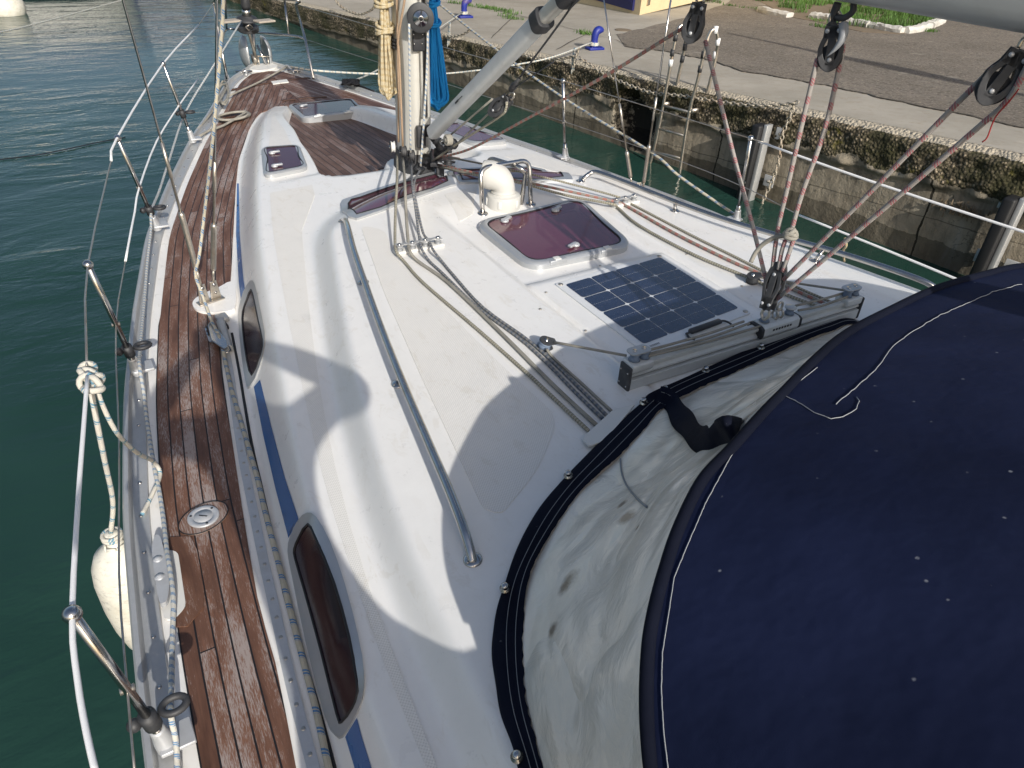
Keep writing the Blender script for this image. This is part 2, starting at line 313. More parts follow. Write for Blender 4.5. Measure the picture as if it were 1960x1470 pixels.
def ground(name, a, b, dark, sc=9., speck=0., bump=.5, patches=None):
    mt, t = mk(name); v = t.co(); n1 = t.noise(v, .9, 7, .65); n2 = t.noise(v, sc, 6, .7); n3 = t.noise(v, 120, 3, .8)
    c = t.mix(t.ramp(n1, (.35, 0.), (.65, 1.)), a, b)
    c = t.mix(t.m('MULTIPLY', t.ramp(n2, (.52, 0.), (.7, 1.)), .5), c, dark)
    if speck:
        vo = t.n('TexVoronoi', {'Vector': v, 'Scale': 42.}); g = t.n('SeparateColor', {0: vo.outputs[1]}).outputs[1]
        c = t.mix(t.m('MULTIPLY', t.m('MULTIPLY', t.ramp(g, (.70, 0.), (.95, 1.)), t.ramp(vo.outputs[0], (.3, 1.), (.5, 0.))), speck), c, (.42, .35, .27))
        c = t.mix(t.m('MULTIPLY', t.ramp(g, (.1, 1.), (.3, 0.)), speck*.6), c, (.05, .045, .04))
    if patches: c = t.mix(t.m('MULTIPLY', t.ramp(t.noise(v, 2.4, 7, .7), (.60, 0.), (.68, 1.)), patches), c, (.56, .51, .43))
    ck = t.m('ABSOLUTE', t.m('SUBTRACT', t.noise(v, .7, 8, .6), .5))
    c = t.mix(t.m('MULTIPLY', t.ramp(ck, (.001, 1.), (.003, 0.)), .6), c, dark)
    t.P(Base_Color=c, Roughness=.92, Specular_IOR_Level=.2, Normal=t.bump(t.m('ADD', n3, n2), bump, .01)); return mt
M['concrete'] = ground('quay_concrete', (.325, .295, .24), (.43, .39, .325), (.30, .255, .19), patches=.35)
M['asphalt'] = ground('worn_asphalt', (.182, .156, .125), (.245, .212, .172), (.15, .123, .092), 11, .85, .9, patches=.35)
M['plaster'] = simple('cream_plaster', (.62, .50, .30), .9, 0, .07, .2, 8, (.42, .28, .15, .5))
M['bluepaint'] = simple('blue_paint', (.012, .024, .22), .5, 0, .2, .3, 30, (.20, .11, .07, .8))
M['bluedoor'] = simple('navy_door_paint', (.010, .012, .085), .5, 0, .2, .1, 10)
M['kerbwhite'] = simple('whitewashed_stone', (.55, .53, .48), .9, 0, .12, .5, 12, (.25, .23, .19, .8))
M['grass'] = simple('grass_blades', (.060, .130, .018), .7, 0, .45, .1, 5); M['soil'] = simple('dry_soil', (.17, .13, .085), .95, 0, .2, .5, 20)
M['chain'] = simple('galvanised_chain', (.40, .36, .29), .55, .5, .2, .2, 30, (.24, .13, .06, .6))
M['red'] = simple('red_thread', (.30, .02, .02), .8, 0, .1); M['yellow'] = simple('yellow_petals', (.6, .5, .03), .7)

# ------------------------------------------------------------------ mesh helpers
class MB:
    def __init__(s): s.v = []; s.f = []; s.uv = []
    def add(s, vs, fs, uvs=None):
        o = len(s.v); s.v += [tuple(p) for p in vs]
        for i, f in enumerate(fs):
            s.f.append(tuple(o+k for k in f)); s.uv.append(uvs[i] if uvs else None)
        return s
    def build(s, name, mat, parent=None, smooth=True, ang=None, bevel=0.):
        me = bpy.data.meshes.new(name); me.from_pydata(s.v, [], s.f)
        if any(q is not None for q in s.uv):
            l = me.uv_layers.new(name='UVMap').data; k = 0
            for q, f in zip(s.uv, s.f):
                for j in range(len(f)):
                    l[k].uv = q[j] if q else (0, 0)
                    k += 1
        me.materials.append(M[mat] if isinstance(mat, str) else mat)
        if smooth: me.polygons.foreach_set('use_smooth', [True]*len(me.polygons))
        me.update()
        if smooth and ang is not None: me.set_sharp_from_angle(angle=rad(ang))
        o = bpy.data.objects.new(name, me); COL.objects.link(o)
        if parent is not None: o.parent = parent; o.matrix_parent_inverse = parent.matrix_world.inverted() if parent.type != 'MESH' else Matrix()
        if bevel:
            b = o.modifiers.new('bevel', 'BEVEL'); b.width = bevel; b.segments = 2; b.limit_method = 'ANGLE'; b.angle_limit = rad(35)
        return o
def tag(o, label=None, cat=None, group=None, kind=None):
    if label: o['label'] = label
    if cat: o['category'] = cat
    if group: o['group'] = group
    if kind: o['kind'] = kind
    return o
def thing(name, label, cat, loc=(0, 0, 0), group=None):
    o = bpy.data.objects.new(name, None); COL.objects.link(o); o.location = loc; o.empty_display_size = .1
    o.matrix_world = Matrix.Translation(Vector(loc)); return tag(o, label, cat, group)
def cat_rom(P, n=6, closed=False):
    P = [Vector(p) for p in P]; out = []; N = len(P)
    if N < 3 and not closed: return P
    for i in range(N if closed else N-1):
        a = P[(i-1) % N] if closed or i > 0 else P[0]*2-P[1]; b = P[i]; c = P[(i+1) % N]
        d = P[(i+2) % N] if closed or i < N-2 else P[-1]*2-P[-2]
        for k in range(n):
            t = k/n; out.append(.5*((2*b)+(c-a)*t+(2*a-5*b+4*c-d)*t*t+(3*b-a-3*c+d)*t**3))
    if not closed: out.append(P[-1])
    return out
def tube(mb, P, r, n=8, cap=True, closed=False, rr=None):
    P = [Vector(p) for p in P]; N = len(P); vs = []; L = [0.]; fs = []; uvs = []
    for i in range(1, N): L.append(L[-1]+(P[i]-P[i-1]).length)
    t = (P[1]-P[0]).normalized(); a = t.orthogonal().normalized()
    for i in range(N):
        if closed: t2 = (P[(i+1) % N]-P[(i-1) % N])
        else: t2 = (P[min(i+1, N-1)]-P[max(i-1, 0)])
        t2 = t2.normalized() if t2.length > 1e-9 else t
        a = (a-t2*a.dot(t2)); a = a.normalized() if a.length > 1e-6 else t2.orthogonal().normalized(); b = t2.cross(a)
        R = rr[i] if rr else r
        for k in range(n):
            q = 2*math.pi*k/n; vs.append(P[i]+(a*math.cos(q)+b*math.sin(q))*R)
    for i in range(N if closed else N-1):
        j = (i+1) % N
        for k in range(n):
            k2 = (k+1) % n; fs.append((i*n+k, i*n+k2, j*n+k2, j*n+k)); l2 = L[j] if j else L[-1]
            uvs.append(((k/n, L[i]), ((k+1)/n, L[i]), ((k+1)/n, l2), (k/n, l2)))
    if cap and not closed:
        fs += [tuple(range(n-1, -1, -1)), tuple(range((N-1)*n, N*n))]; uvs += [[(0, 0)]*n, [(0, 0)]*n]
    mb.add(vs, fs, uvs); return mb
def sweep(mb, P, Nrm, prof, closed=False, side=1):
    """sweep a closed profile (a sideways, b along the normal) along P"""
    P = [Vector(p) for p in P]; N = len(P); n = len(prof); vs = []; fs = []
    for i in range(N):
        t = (P[(i+1) % N]-P[(i-1) % N]) if closed else (P[min(i+1, N-1)]-P[max(i-1, 0)])
        t.normalize(); nn = Nrm[i] if isinstance(Nrm, list) else Nrm; nn = (nn-t*nn.dot(t)).normalized(); s = t.cross(nn)*side
        for a, b in prof: vs.append(P[i]+s*a+nn*b)
    for i in range(N if closed else N-1):
        j = (i+1) % N
        for k in range(n):
            k2 = (k+1) % n; fs.append((i*n+k, i*n+k2, j*n+k2, j*n+k))
    if not closed: fs += [tuple(range(n-1, -1, -1)), tuple(range((N-1)*n, N*n))]
    mb.add(vs, fs); return mb
def lathe(mb, base, axis, prof, n=20, caps=True):
    """prof: (radius, height) from base up along axis"""
    base = Vector(base); ax = Vector(axis).normalized(); a = ax.orthogonal().normalized(); b = ax.cross(a); vs = []; fs = []
    for r, z in prof:
        for k in range(n): q = 2*math.pi*k/n; vs.append(base+ax*z+(a*math.cos(q)+b*math.sin(q))*r)
    for i in range(len(prof)-1):
        for k in range(n): k2 = (k+1) % n; fs.append((i*n+k, i*n+k2, (i+1)*n+k2, (i+1)*n+k))
    if caps: fs += [tuple(range(n-1, -1, -1)), tuple(range((len(prof)-1)*n, len(prof)*n))]
    mb.add(vs, fs); return mb
def box(mb, c, s, X=(1, 0, 0), Y=None, Z=(0, 0, 1)):
    c = Vector(c); X = Vector(X).normalized(); Z = Vector(Z); Z = (Z-X*Z.dot(X)).normalized(); Y = Z.cross(X)
    vs = [c+X*(i*s[0]/2)+Y*(j*s[1]/2)+Z*(k*s[2]/2) for i in (-1, 1) for j in (-1, 1) for k in (-1, 1)]
    mb.add(vs, [(0, 1, 3, 2), (4, 6, 7, 5), (0, 4, 5, 1), (2, 3, 7, 6), (0, 2, 6, 4), (1, 5, 7, 3)]); return mb
def prism(mb, pts, d):
    """flat polygon pts extruded along vector d"""
    n = len(pts); d = Vector(d); vs = [Vector(p) for p in pts]+[Vector(p)+d for p in pts]
    mb.add(vs, [tuple(range(n))[::-1], tuple(range(n, 2*n))]+[(i, (i+1) % n, n+(i+1) % n, n+i) for i in range(n)]); return mb
def ico(mb, c, r, sq=(1, 1, 1), seg=12):
    c = Vector(c); vs = []; fs = []; hh = seg//2
    for i in range(hh+1):
        a = math.pi*i/hh
        for k in range(seg): b = 2*math.pi*k/seg; vs.append(c+Vector((math.sin(a)*math.cos(b)*sq[0], math.sin(a)*math.sin(b)*sq[1], math.cos(a)*sq[2]))*r)
    for i in range(hh):
        for k in range(seg): k2 = (k+1) % seg; fs.append((i*seg+k, (i+1)*seg+k, (i+1)*seg+k2, i*seg+k2))
    mb.add(vs, fs); return mb
def drape(mb, poly, off=.004, res=.05, thick=.006, holes=(), zf=None, uvf=None):
    """sheet that follows the deck moulding inside a plan polygon"""
    zf = zf or h
    pts = [Vector((p[0], p[1])) for p in poly]; n = len(pts); cons = [[i, (i+1) % n] for i in range(n)]; nb = n
    for hp in holes:
        o = len(pts); pts += [Vector((p[0], p[1])) for p in hp]; k = len(hp); cons += [[o+i, o+(i+1) % k] for i in range(k)]
    nb = len(pts)
    xs = [p.x for p in pts[:n]]; ys = [p.y for p in pts[:n]]
    P2 = np.array([(p.x, p.y) for p in pts[:n]])
    def inside(x, y, pl):
        c = False; j = len(pl)-1
        for i in range(len(pl)):
            if (pl[i][1] > y) != (pl[j][1] > y) and x < (pl[j][0]-pl[i][0])*(y-pl[i][1])/(pl[j][1]-pl[i][1])+pl[i][0]: c = not c
            j = i
        return c
    gx = np.arange(min(xs)+res/2, max(xs), res); gy = np.arange(min(ys)+res/2, max(ys), res)
    B = np.array([(p.x, p.y) for p in pts])
    for x in gx:
        for y in gy:
            if inside(x, y, P2) and np.min((B[:, 0]-x)**2+(B[:, 1]-y)**2) > (res*.45)**2 and not any(inside(x, y, hp) for hp in holes): pts.append(Vector((x, y)))
    r = geometry.delaunay_2d_cdt(pts, cons, [], 0, 1e-6); vv, fc = r[0], r[2]
    fs = []
    for f in fc:
        c = sum((Vector(vv[i]) for i in f), Vector((0, 0)))/len(f)
        if inside(c.x, c.y, P2) and not any(inside(c.x, c.y, hp) for hp in holes): fs.append(tuple(f))
    top = [Vector((p[0], p[1], zf(p[0], p[1])+off)) for p in vv]
    uvs = [[uvf(vv[i][0], vv[i][1]) for i in f] for f in fs] if uvf else None
    mb.add(top, fs, uvs)
    if thick:
        ed = {}
        for f in fs:
            for i in range(len(f)): a, b = f[i], f[(i+1) % len(f)]; ed[(a, b)] = 1
        sk = [(a, b) for a, b in ed if (b, a) not in ed]; o = []
        vs = []; q = []
        for a, b in sk:
            k = len(vs); vs += [top[a], top[b], top[b]-Vector((0, 0, thick)), top[a]-Vector((0, 0, thick))]; q.append((k+1, k, k+3, k+2))
        mb.add(vs, q, [[uvf(vs[i].x, vs[i].y) for i in f] for f in q] if uvf else None)
    return mb
def hp(L, n=0, closed=True, off=0.):
    """photograph pixels -> points on the deck, optionally smoothed"""
    P = [H(a, b) for a, b in L]
    if n:
        P = cat_rom(P, n, closed); P = [Vector((p.x, p.y, h(p.x, p.y))) for p in P]
    return [p+hn(p.x, p.y)*off for p in P] if off else P
def rnd_poly(P, r=.05, n=5):
    """round the corners of a closed 3d polygon"""
    out = []; N = len(P)
    for i in range(N):
        a, b, c = Vector(P[i-1]), Vector(P[i]), Vector(P[(i+1) % N]); d1 = (a-b); d2 = (c-b); k = min(r, d1.length*.45, d2.length*.45)
        p, q = b+d1.normalized()*k, b+d2.normalized()*k
        for j in range(n+1): t = j/n; out.append((p*(1-t)+b*t)*(1-t)+(b*(1-t)+q*t)*t)
    return out
def dens(P, d, closed=True):
    out = []; N = len(P)
    for i in range(N if closed else N-1):
        a, b = P[i], P[(i+1) % N]; k = max(1, int((b-a).length/d))
        out += [a.lerp(b, j/k) for j in range(k)]
    if not closed: out.append(P[-1])
    return out
def grid_faces(nr, nc): return [(i*nc+j, i*nc+j+1, (i+1)*nc+j+1, (i+1)*nc+j) for i in range(nr-1) for j in range(nc-1)]
def many(name, mat, parent, pts, fn, base=None):
    """one small part built once and copied to every point, each copy an object of its own"""
    mb = MB(); fn(mb); first = mb.build(name, mat, parent); out = []
    for i, p in enumerate(pts):
        o = first if i == 0 else first.copy()
        if i: COL.objects.link(o); o.parent = parent; o.matrix_parent_inverse = first.matrix_parent_inverse.copy()
        o.location = p; out.append(o)
    return out
# ================================================================== SETTING
# water
mb = MB(); S = 90; mb.add([(-S, -S, WATER), (S, -S, WATER), (S, S, WATER), (-S, S, WATER)], [(0, 1, 2, 3)])
tag(mb.build('water', 'water', smooth=False), kind='structure')
# quay ground sheet
mb = MB(); nr, nc = 60, 50; vs = []
ss = np.concatenate([np.linspace(-12, 17.6, 45), np.linspace(18.2, 80, 15)]); cc = np.concatenate([np.linspace(.10, 3, 25), np.linspace(3.3, 60, 25)])
for s_ in ss:
    for c_ in cc:
        p = Q0+QT*s_+QN*c_; vs.append((p.x, p.y, zq(p.y)+ (0 if c_ < .2 else 0)))
mb.add(vs, grid_faces(nr, nc)); mb.f = [f[::-1] for f in mb.f]
tag(mb.build('quay_ground', 'concrete'), kind='structure')
# quay wall: displaced face with a rough bulging coping and a broken hole
from mathutils import noise as mn
def wall_pt(s_, k, zt):
    z = zt+(-1.6-zt)*k if k >= 0 else zt
    p = Q0+QT*s_; up = z+.05*p.y
    n = mn.fractal(Vector((p.x*1.3, p.y*1.3, z*1.3)), 1., 2., 4)*.03+mn.fractal(Vector((p.x*9, p.y*9, z*9)), 1., 2., 3)*.012
    cop = sstep((up+.33+mn.noise(Vector((p.y*2.2, 0, 3)))*.10)/.06)
    rough = mn.fractal(Vector((p.x*6, p.y*6, z*6)), .8, 2.1, 5)*.038
    o = n*.5*(1-cop)+cop*(.055+rough)
    rd = math.hypot((p.y-7.12)/.34, (z+.78)/.33)+mn.noise(Vector((p.y*5, z*5, 0)))*.35
    o -= .30*float(sstep((1.05-rd)/.25))
    lip = float(sstep((up-.02)/.08)); o = o*(1-lip)-.04*lip*(1+mn.noise(Vector((p.y*4, 1, 1))))
    q = p-QN*o
    return (q.x, q.y, z+(mn.fractal(Vector((p.y*5, 2, 2)), 1, 2, 4)*.02*(1 if k < .03 and k > 0 else 0)))
ss = np.concatenate([np.linspace(-6, 1.5, 40), np.linspace(1.54, 13, 320), np.linspace(13.1, 40, 150)]); ks = np.concatenate([[-.02], np.linspace(0, .62, 48), np.linspace(.66, 1, 8)])
vs = []
for s_ in ss:
    p = Q0+QT*s_; zt = zq(p.y)
    for k in ks:
        if k < 0: q = p+QN*.16; vs.append((q.x, q.y, zt-.003))
        else: vs.append(wall_pt(s_, k, zt-.003))
mb = MB(); mb.add(vs, grid_faces(len(ss), len(ks)))
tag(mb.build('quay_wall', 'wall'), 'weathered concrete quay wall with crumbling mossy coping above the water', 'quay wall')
# asphalt area of the quay
def qpoly(name, px, mat, off, **k):
    P = [Q(a, b) for a, b in px]; mb = MB(); drape(mb, [(p.x, p.y) for p in P], off, .5, .02, zf=lambda x, y: .10-.05*y if y < 17.6 else -.78); return mb.build(name, mat, smooth=False, **k)
def jag(L, a, n=5):
    out = []
    for i in range(len(L)-1):
        for k in range(n):
            t = k/n; out.append((L[i][0]*(1-t)+L[i+1][0]*t+(random.uniform(-a, a) if k else 0), L[i][1]*(1-t)+L[i+1][1]*t+random.uniform(-a, a)*.4))
    return out+[L[-1]]
ap = jag([(1196, 90), (1290, 102), (1370, 118), (1420, 137), (1500, 150), (1600, 168), (1700, 192), (1830, 217), (1960, 246)], 3)
ap += [(2500, 350), (2900, 100), (2400, 12), (1960, 38), (1830, 22), (1740, 8), (1600, -10), (1420, -25)]+jag([(1395, 4), (1330, 30), (1240, 52), (1180, 66)], 3)
asp = tag(qpoly('asphalt', ap, 'asphalt', .006), kind='structure')

# ================================================================== THE YACHT
Y = thing('sailing_yacht', 'white sailing yacht with teak side decks, purple tinted hatches and blue cabin stripe', 'sailing yacht', (0, 2.5, 0))
# deck moulding
NY, NX = 330, 430
ys = np.linspace(-2.2, 7.84, NY); tt = np.linspace(0, 1, NX); X = np.zeros((NY, NX)); Yg = np.repeat(ys[:, None], NX, 1)
gp, gs = GP(ys), GS(ys); X = gp[:, None]+(gs-gp)[:, None]*tt[None, :]; Z = hf(X, Yg)
me = bpy.data.meshes.new('deck'); V = np.stack([X, Yg, Z], -1).reshape(-1, 3)
ii = (np.arange(NY-1)[:, None]*NX+np.arange(NX-1)[None, :]).reshape(-1); Fq = np.stack([ii, ii+1, ii+NX+1, ii+NX], -1)
me.from_pydata(V.tolist(), [], Fq.tolist()); me.polygons.foreach_set('use_smooth', [True]*len(me.polygons)); me.materials.append(M['gel'])
dk = bpy.data.objects.new('deck', me); COL.objects.link(dk); dk.parent = Y; dk.matrix_parent_inverse = Y.matrix_world.inverted()
# hull
mb = MB(); N = 120; yy = np.linspace(-2.2, 7.84, N)
for side in (-1, 1):
    vs = []
    for y in yy:
        x = float(GP(y) if side < 0 else GS(y)); cx = .17 if y > 6.8 else .05
        for k, (a, z) in enumerate(((0, .02), (0, -.03), (.0, -.30), (.02, -.7), (.06, -1.15), (.16, -1.5))):
            f = 1-a*(1+1.5*max(0, (y-4)/3.5)); vs.append((cx+(x-cx)*f, y-(.10*(-z) if y > 6.5 else 0)*(y-6.5), z))
    mb.add(vs, [f if side > 0 else f[::-1] for f in grid_faces(N, 6)])
mb.build('hull', 'gel', Y)
# teak
tk = 0
def uvp(x, y): return (x-float(GP(y))-.10, y)
def uvs_(x, y): return (float(GS(y))-x-.10, y)
def uvc(x, y): return (x+5.0, y)
pin = [(480, 240), (466, 285), (458, 330), (453, 370), (447, 430), (443, 503), (442, 540)]
port_out = [(GP(y)+.105, y) for y in np.linspace(7.50, 3.2, 50)]+[(GP(y)+.098+.05*(2.2-y)*0, y) for y in np.linspace(3.1, -1, 45)]
k1 = [H(*p) for p in [(423, 612), (421, 640), (425, 705), (432, 760), (439, 807), (450, 880), (462, 961), (477, 1055), (493, 1144), (510, 1210), (528, 1272), (548, 1370), (567, 1470)]]
inn = [(-XB(y)-.015, y) for y in np.linspace(6.20, 3.55, 40)]
mound = [H(*p) for p in [(441, 545), (420, 556), (395, 566), (376, 577), (370, 588), (378, 599), (398, 604), (420, 602)]]
inn = inn+[(p.x, p.y) for p in mound]+[(p.x, p.y) for p in k1]+[(k1[-1].x-.05, .6), (k1[-1].x-.08, -1)]
ctr = [(-.02, y) for y in (6.1, 6.6)]
po = [(.13, 7.56)]+port_out[::1]+inn[::-1]+[(-.10, 6.26), (.06, 6.30)]
mb = MB(); drape(mb, po, .006, .09, .006, uvf=uvp); t1 = mb.build('side_deck_teak', 'teak', Y)
# starboard ribbon
so_ = [(GS(y)-.105, y) for y in np.linspace(7.50, -1, 80)]; si = [(XB(y)+.02, y) for y in np.linspace(-1, 6.20, 70)]
mb = MB(); drape(mb, [(.133, 7.56)]+so_+si+[(.14, 6.26), (.063, 6.30)], .006, .10, .006, uvf=uvs_); t2 = mb.build('side_deck_teak', 'teak', Y)
# teak of the foredeck well
well = [(-.10, 6.245), (.06, 6.285), (.13, 6.245)]+[(HI(y)-.045, y) for y in np.linspace(6.1, 4.28, 16)]
well += [(.465, 4.22), (.455, 4.14), (.42, 4.07), (.36, 4.03), (.28, 4.025), (.24, 4.06)]+[(.235*math.cos(a), 4.04+.225*math.sin(a)) for a in np.linspace(.35, 2.79, 9)]+[(-.24, 4.06), (-.28, 4.025), (-.36, 4.03), (-.42, 4.07), (-.455, 4.14), (-.465, 4.22)]
well += [(-HI(y)+.045, y) for y in np.linspace(4.28, 6.1, 16)]
mb = MB(); drape(mb, well, .007, .08, .006, uvf=uvc); mb.build('foredeck_teak', 'teak_dark', Y)
# margin boards
mb = MB()
a_, b_ = H(400, 183), H(640, 148)
def strip(mb, P, w, off, thick=.004, uvscale=1.):
    P = dens(P, .06, False); vs = []; uv = []; L = 0
    for i, p in enumerate(P):
        t = (P[min(i+1, len(P)-1)]-P[max(i-1, 0)]); t.z = 0; t.normalize(); s = Vector((t.y, -t.x, 0))
        if i: L += (p-P[i-1]).length
        for k in (-1, 1): q = p+s*k*w/2; vs.append(Vector((q.x, q.y, h(q.x, q.y)+off)))
        uv.append(L)
    fs = [(2*i, 2*i+1, 2*i+3, 2*i+2) for i in range(len(P)-1)]; uvs = [((0, uv[i]), (w, uv[i]), (w, uv[i+1]), (0, uv[i+1])) for i in range(len(P)-1)]
    n = len(vs); vs += [v-Vector((0, 0, thick)) for v in vs]
    fs += [(2*i, 2*i+2, n+2*i+2, n+2*i) for i in range(len(P)-1)]+[(2*i+1, n+2*i+1, n+2*i+3, 2*i+3) for i in range(len(P)-1)]; uvs += [[(0, 0)]*4]*(2*(len(P)-1))
    mb.add(vs, fs, uvs)
strip(mb, [H(432, 176), H(500, 163), H(570, 152), H(625, 149)], .045, .0105)
strip(mb, [H(541, 195), H(580, 190), H(625, 187)], .045, .0125)
mb.build('margin_board', 'teak_margin', Y)
mb = MB(); pc = hp([(519, 159), (549, 155), (553, 160), (523, 164)]); drape(mb, [(p.x, p.y) for p in pc], .016, .05, .008); mb.build('deck_plate', 'white_pl', Y)
# bow locker lid
mb = MB(); pc = hp([(478, 136), (486, 129), (508, 125), (530, 127), (528, 133), (510, 138), (495, 139)], 4); drape(mb, [(p.x, p.y) for p in pc], .022, .05, .02); mb.build('bow_locker_lid', 'white_pl', Y)
# toe rails
for side, G in ((1, GP), (-1, GS)):
    P = [Vector((float(G(y)), y, h(float(G(y)), y))) for y in np.linspace(7.83, -2.2, 150)]
    mb = MB(); sweep(mb, P, Vector((0, 0, 1)), [(-.004, -.05), (-.008, .030), (-.002, .037), (.010, .037), (.016, .030), (.018, .014), (.062, .012), (.064, -.004)], side=-side)
    tr = mb.build('toe_rail', 'alu', Y, ang=35)
    sp_ = []
    for i in range(2, 44):
        y = 7.3-i*.158; x = float(G(y))+side*.040; sp_.append(Vector((x, y, h(x, y)+.012)))
    many('rail_screw', 'steel', tr, sp_, lambda mb: lathe(mb, (0, 0, 0), (0, 0, 1), [(.0065, 0), (.006, .003), (.003, .005)], 8))
# non-skid panels
def sheet(name, px, mat, off, thick, sm=0, parent=Y, res=.05, holes=(), xy=None, rr=0):
    P = hp(px, sm) if px else [Vector((a, b, 0)) for a, b in xy]
    if rr: P = rnd_poly(P, rr)
    mb = MB(); drape(mb, [(p.x, p.y) for p in P], off, res, thick, holes); return mb.build(name, mat, parent)
ns = [(-XT(y)+.045, y) for y in np.linspace(5.75, .2, 30)]+[(-R0(y)-.03, y) for y in np.linspace(.2, 3.35, 14)]+[(-.62, 3.72), (-.54, 3.98), (-.60, 4.02)]+[(-.86, 4.03), (-.80, 4.02), (-.84, 4.0), (-.90, 4.02)][:0]
nsA = [(-XT(y)+.045, y) for y in np.linspace(3.92, .2, 24)]+[(-R0(y)-.03, y) for y in np.linspace(.2, 3.35, 14)]+[(-.66, 3.74), (-.62, 3.90)]
nsB = [(-XT(y)+.03, y) for y in np.linspace(5.65, 4.66, 9)]+[(-HI(y)-.055, y) for y in np.linspace(4.66, 5.65, 9)]
for sg in (-1, 1):
    mb = MB(); drape(mb, [(p[0]*-sg, p[1]) for p in nsA], .0022, .04, .003); mb.build('nonskid_panel', 'nonskid', Y)
    mb = MB(); drape(mb, [(p[0]*-sg, p[1]) for p in nsB], .0022, .04, .003); mb.build('nonskid_panel', 'nonskid', Y)
sheet('nonskid_panel', [(690, 432), (735, 440), (762, 500), (860, 600), (960, 700), (1070, 800), (1030, 900), (960, 985), (925, 975), (890, 900), (810, 730), (735, 560)], 'nonskid', .0022, .003, 0, rr=.08, res=.04)
sheet('nonskid_panel', [(873, 385), (925, 420), (905, 345), (1010, 372), (1100, 372), (1180, 368), (1060, 350), (960, 345)][:0] or [(850, 372), (915, 356), (905, 410), (880, 425)], 'nonskid', .0022, .003, rr=.02, res=.03)
# blue cabin stripe
st = []
for px in ([(454, 352), (457, 352), (459, 450), (466, 535), (470, 560), (462, 582), (457, 540), (452, 450)],
           [(486, 742), (498, 728), (520, 820), (545, 915), (573, 1000), (562, 1012), (552, 1030), (527, 935), (503, 830)],
           [(661, 1412), (683, 1376), (692, 1410), (712, 1475), (735, 1560), (707, 1560), (680, 1475)]):
    mb = MB(); P = dens(hp(px), .04); drape(mb, [(p.x, p.y) for p in P], .0035, .02, .003); mb.build('cabin_stripe', 'blue_stripe', Y)
# framed windows
def window(outer, inner, name='cabin_window', glass='acrylic_dark', fw=.010, sm=3, mir=False, bolts=0):
    po = hp(outer, sm) if not mir else outer; pi = hp(inner, sm) if not mir else inner
    po = dens(po, .03); pi = dens(pi, .03)
    mb = MB(); drape(mb, [(p.x, p.y) for p in po], fw, .025, fw+.006, holes=[[(p.x, p.y) for p in pi]]); f = mb.build(name, 'frame', Y, ang=30)
    ctr = sum((Vector((p.x, p.y, 0)) for p in pi), Vector())/len(pi)
    mb = MB(); drape(mb, [(ctr.x+(p.x-ctr.x)*1.01, ctr.y+(p.y-ctr.y)*1.01) for p in pi], fw-.003, .03, .004); mb.build('pane', glass, f)
    mb = MB(); Q_ = [Vector((p.x, p.y, h(p.x, p.y)+fw)) for p in pi]; tube(mb, Q_+[Q_[0]], .0035, 6); mb.build('seal', 'rubber', f)
    return f
window([(479, 541), (488, 547), (498, 591), (507, 638), (506, 662), (498, 703), (479, 743), (471, 736), (463, 683), (457, 622), (457, 595), (466, 562)],
       [(481, 558), (487, 577), (495, 618), (503, 654), (500, 683), (483, 722), (473, 693), (465, 632), (465, 601), (473, 576)], sm=2)
window([(588, 986), (606, 994), (632, 1040), (660, 1120), (686, 1220), (697, 1290), (694, 1340), (680, 1375), (657, 1412), (641, 1408), (620, 1368), (585, 1230), (560, 1110), (551, 1060), (556, 1030), (571, 1000)],
       [(590, 1008), (604, 1033), (640, 1120), (668, 1220), (684, 1310), (684, 1335), (676, 1358), (655, 1386), (645, 1370), (615, 1250), (582, 1130), (566, 1075), (564, 1055), (573, 1033)], sm=2)
window([(652, 393), (672, 380), (750, 355), (818, 335), (842, 336), (870, 351), (862, 358), (780, 386), (683, 422), (662, 410)],
       [(667, 393), (690, 381), (760, 357), (822, 340), (838, 341), (857, 350), (780, 377), (683, 414)], 'windscreen', 'acrylic', .011, sm=2)
window([(857, 331), (890, 325), (985, 321), (1042, 327), (1094, 341), (1080, 347), (980, 350), (892, 352), (875, 344)],
       [(868, 331), (900, 328), (985, 325), (1035, 330), (1078, 341), (980, 345), (894, 347), (884, 342)], 'windscreen', 'acrylic', .011, sm=2)
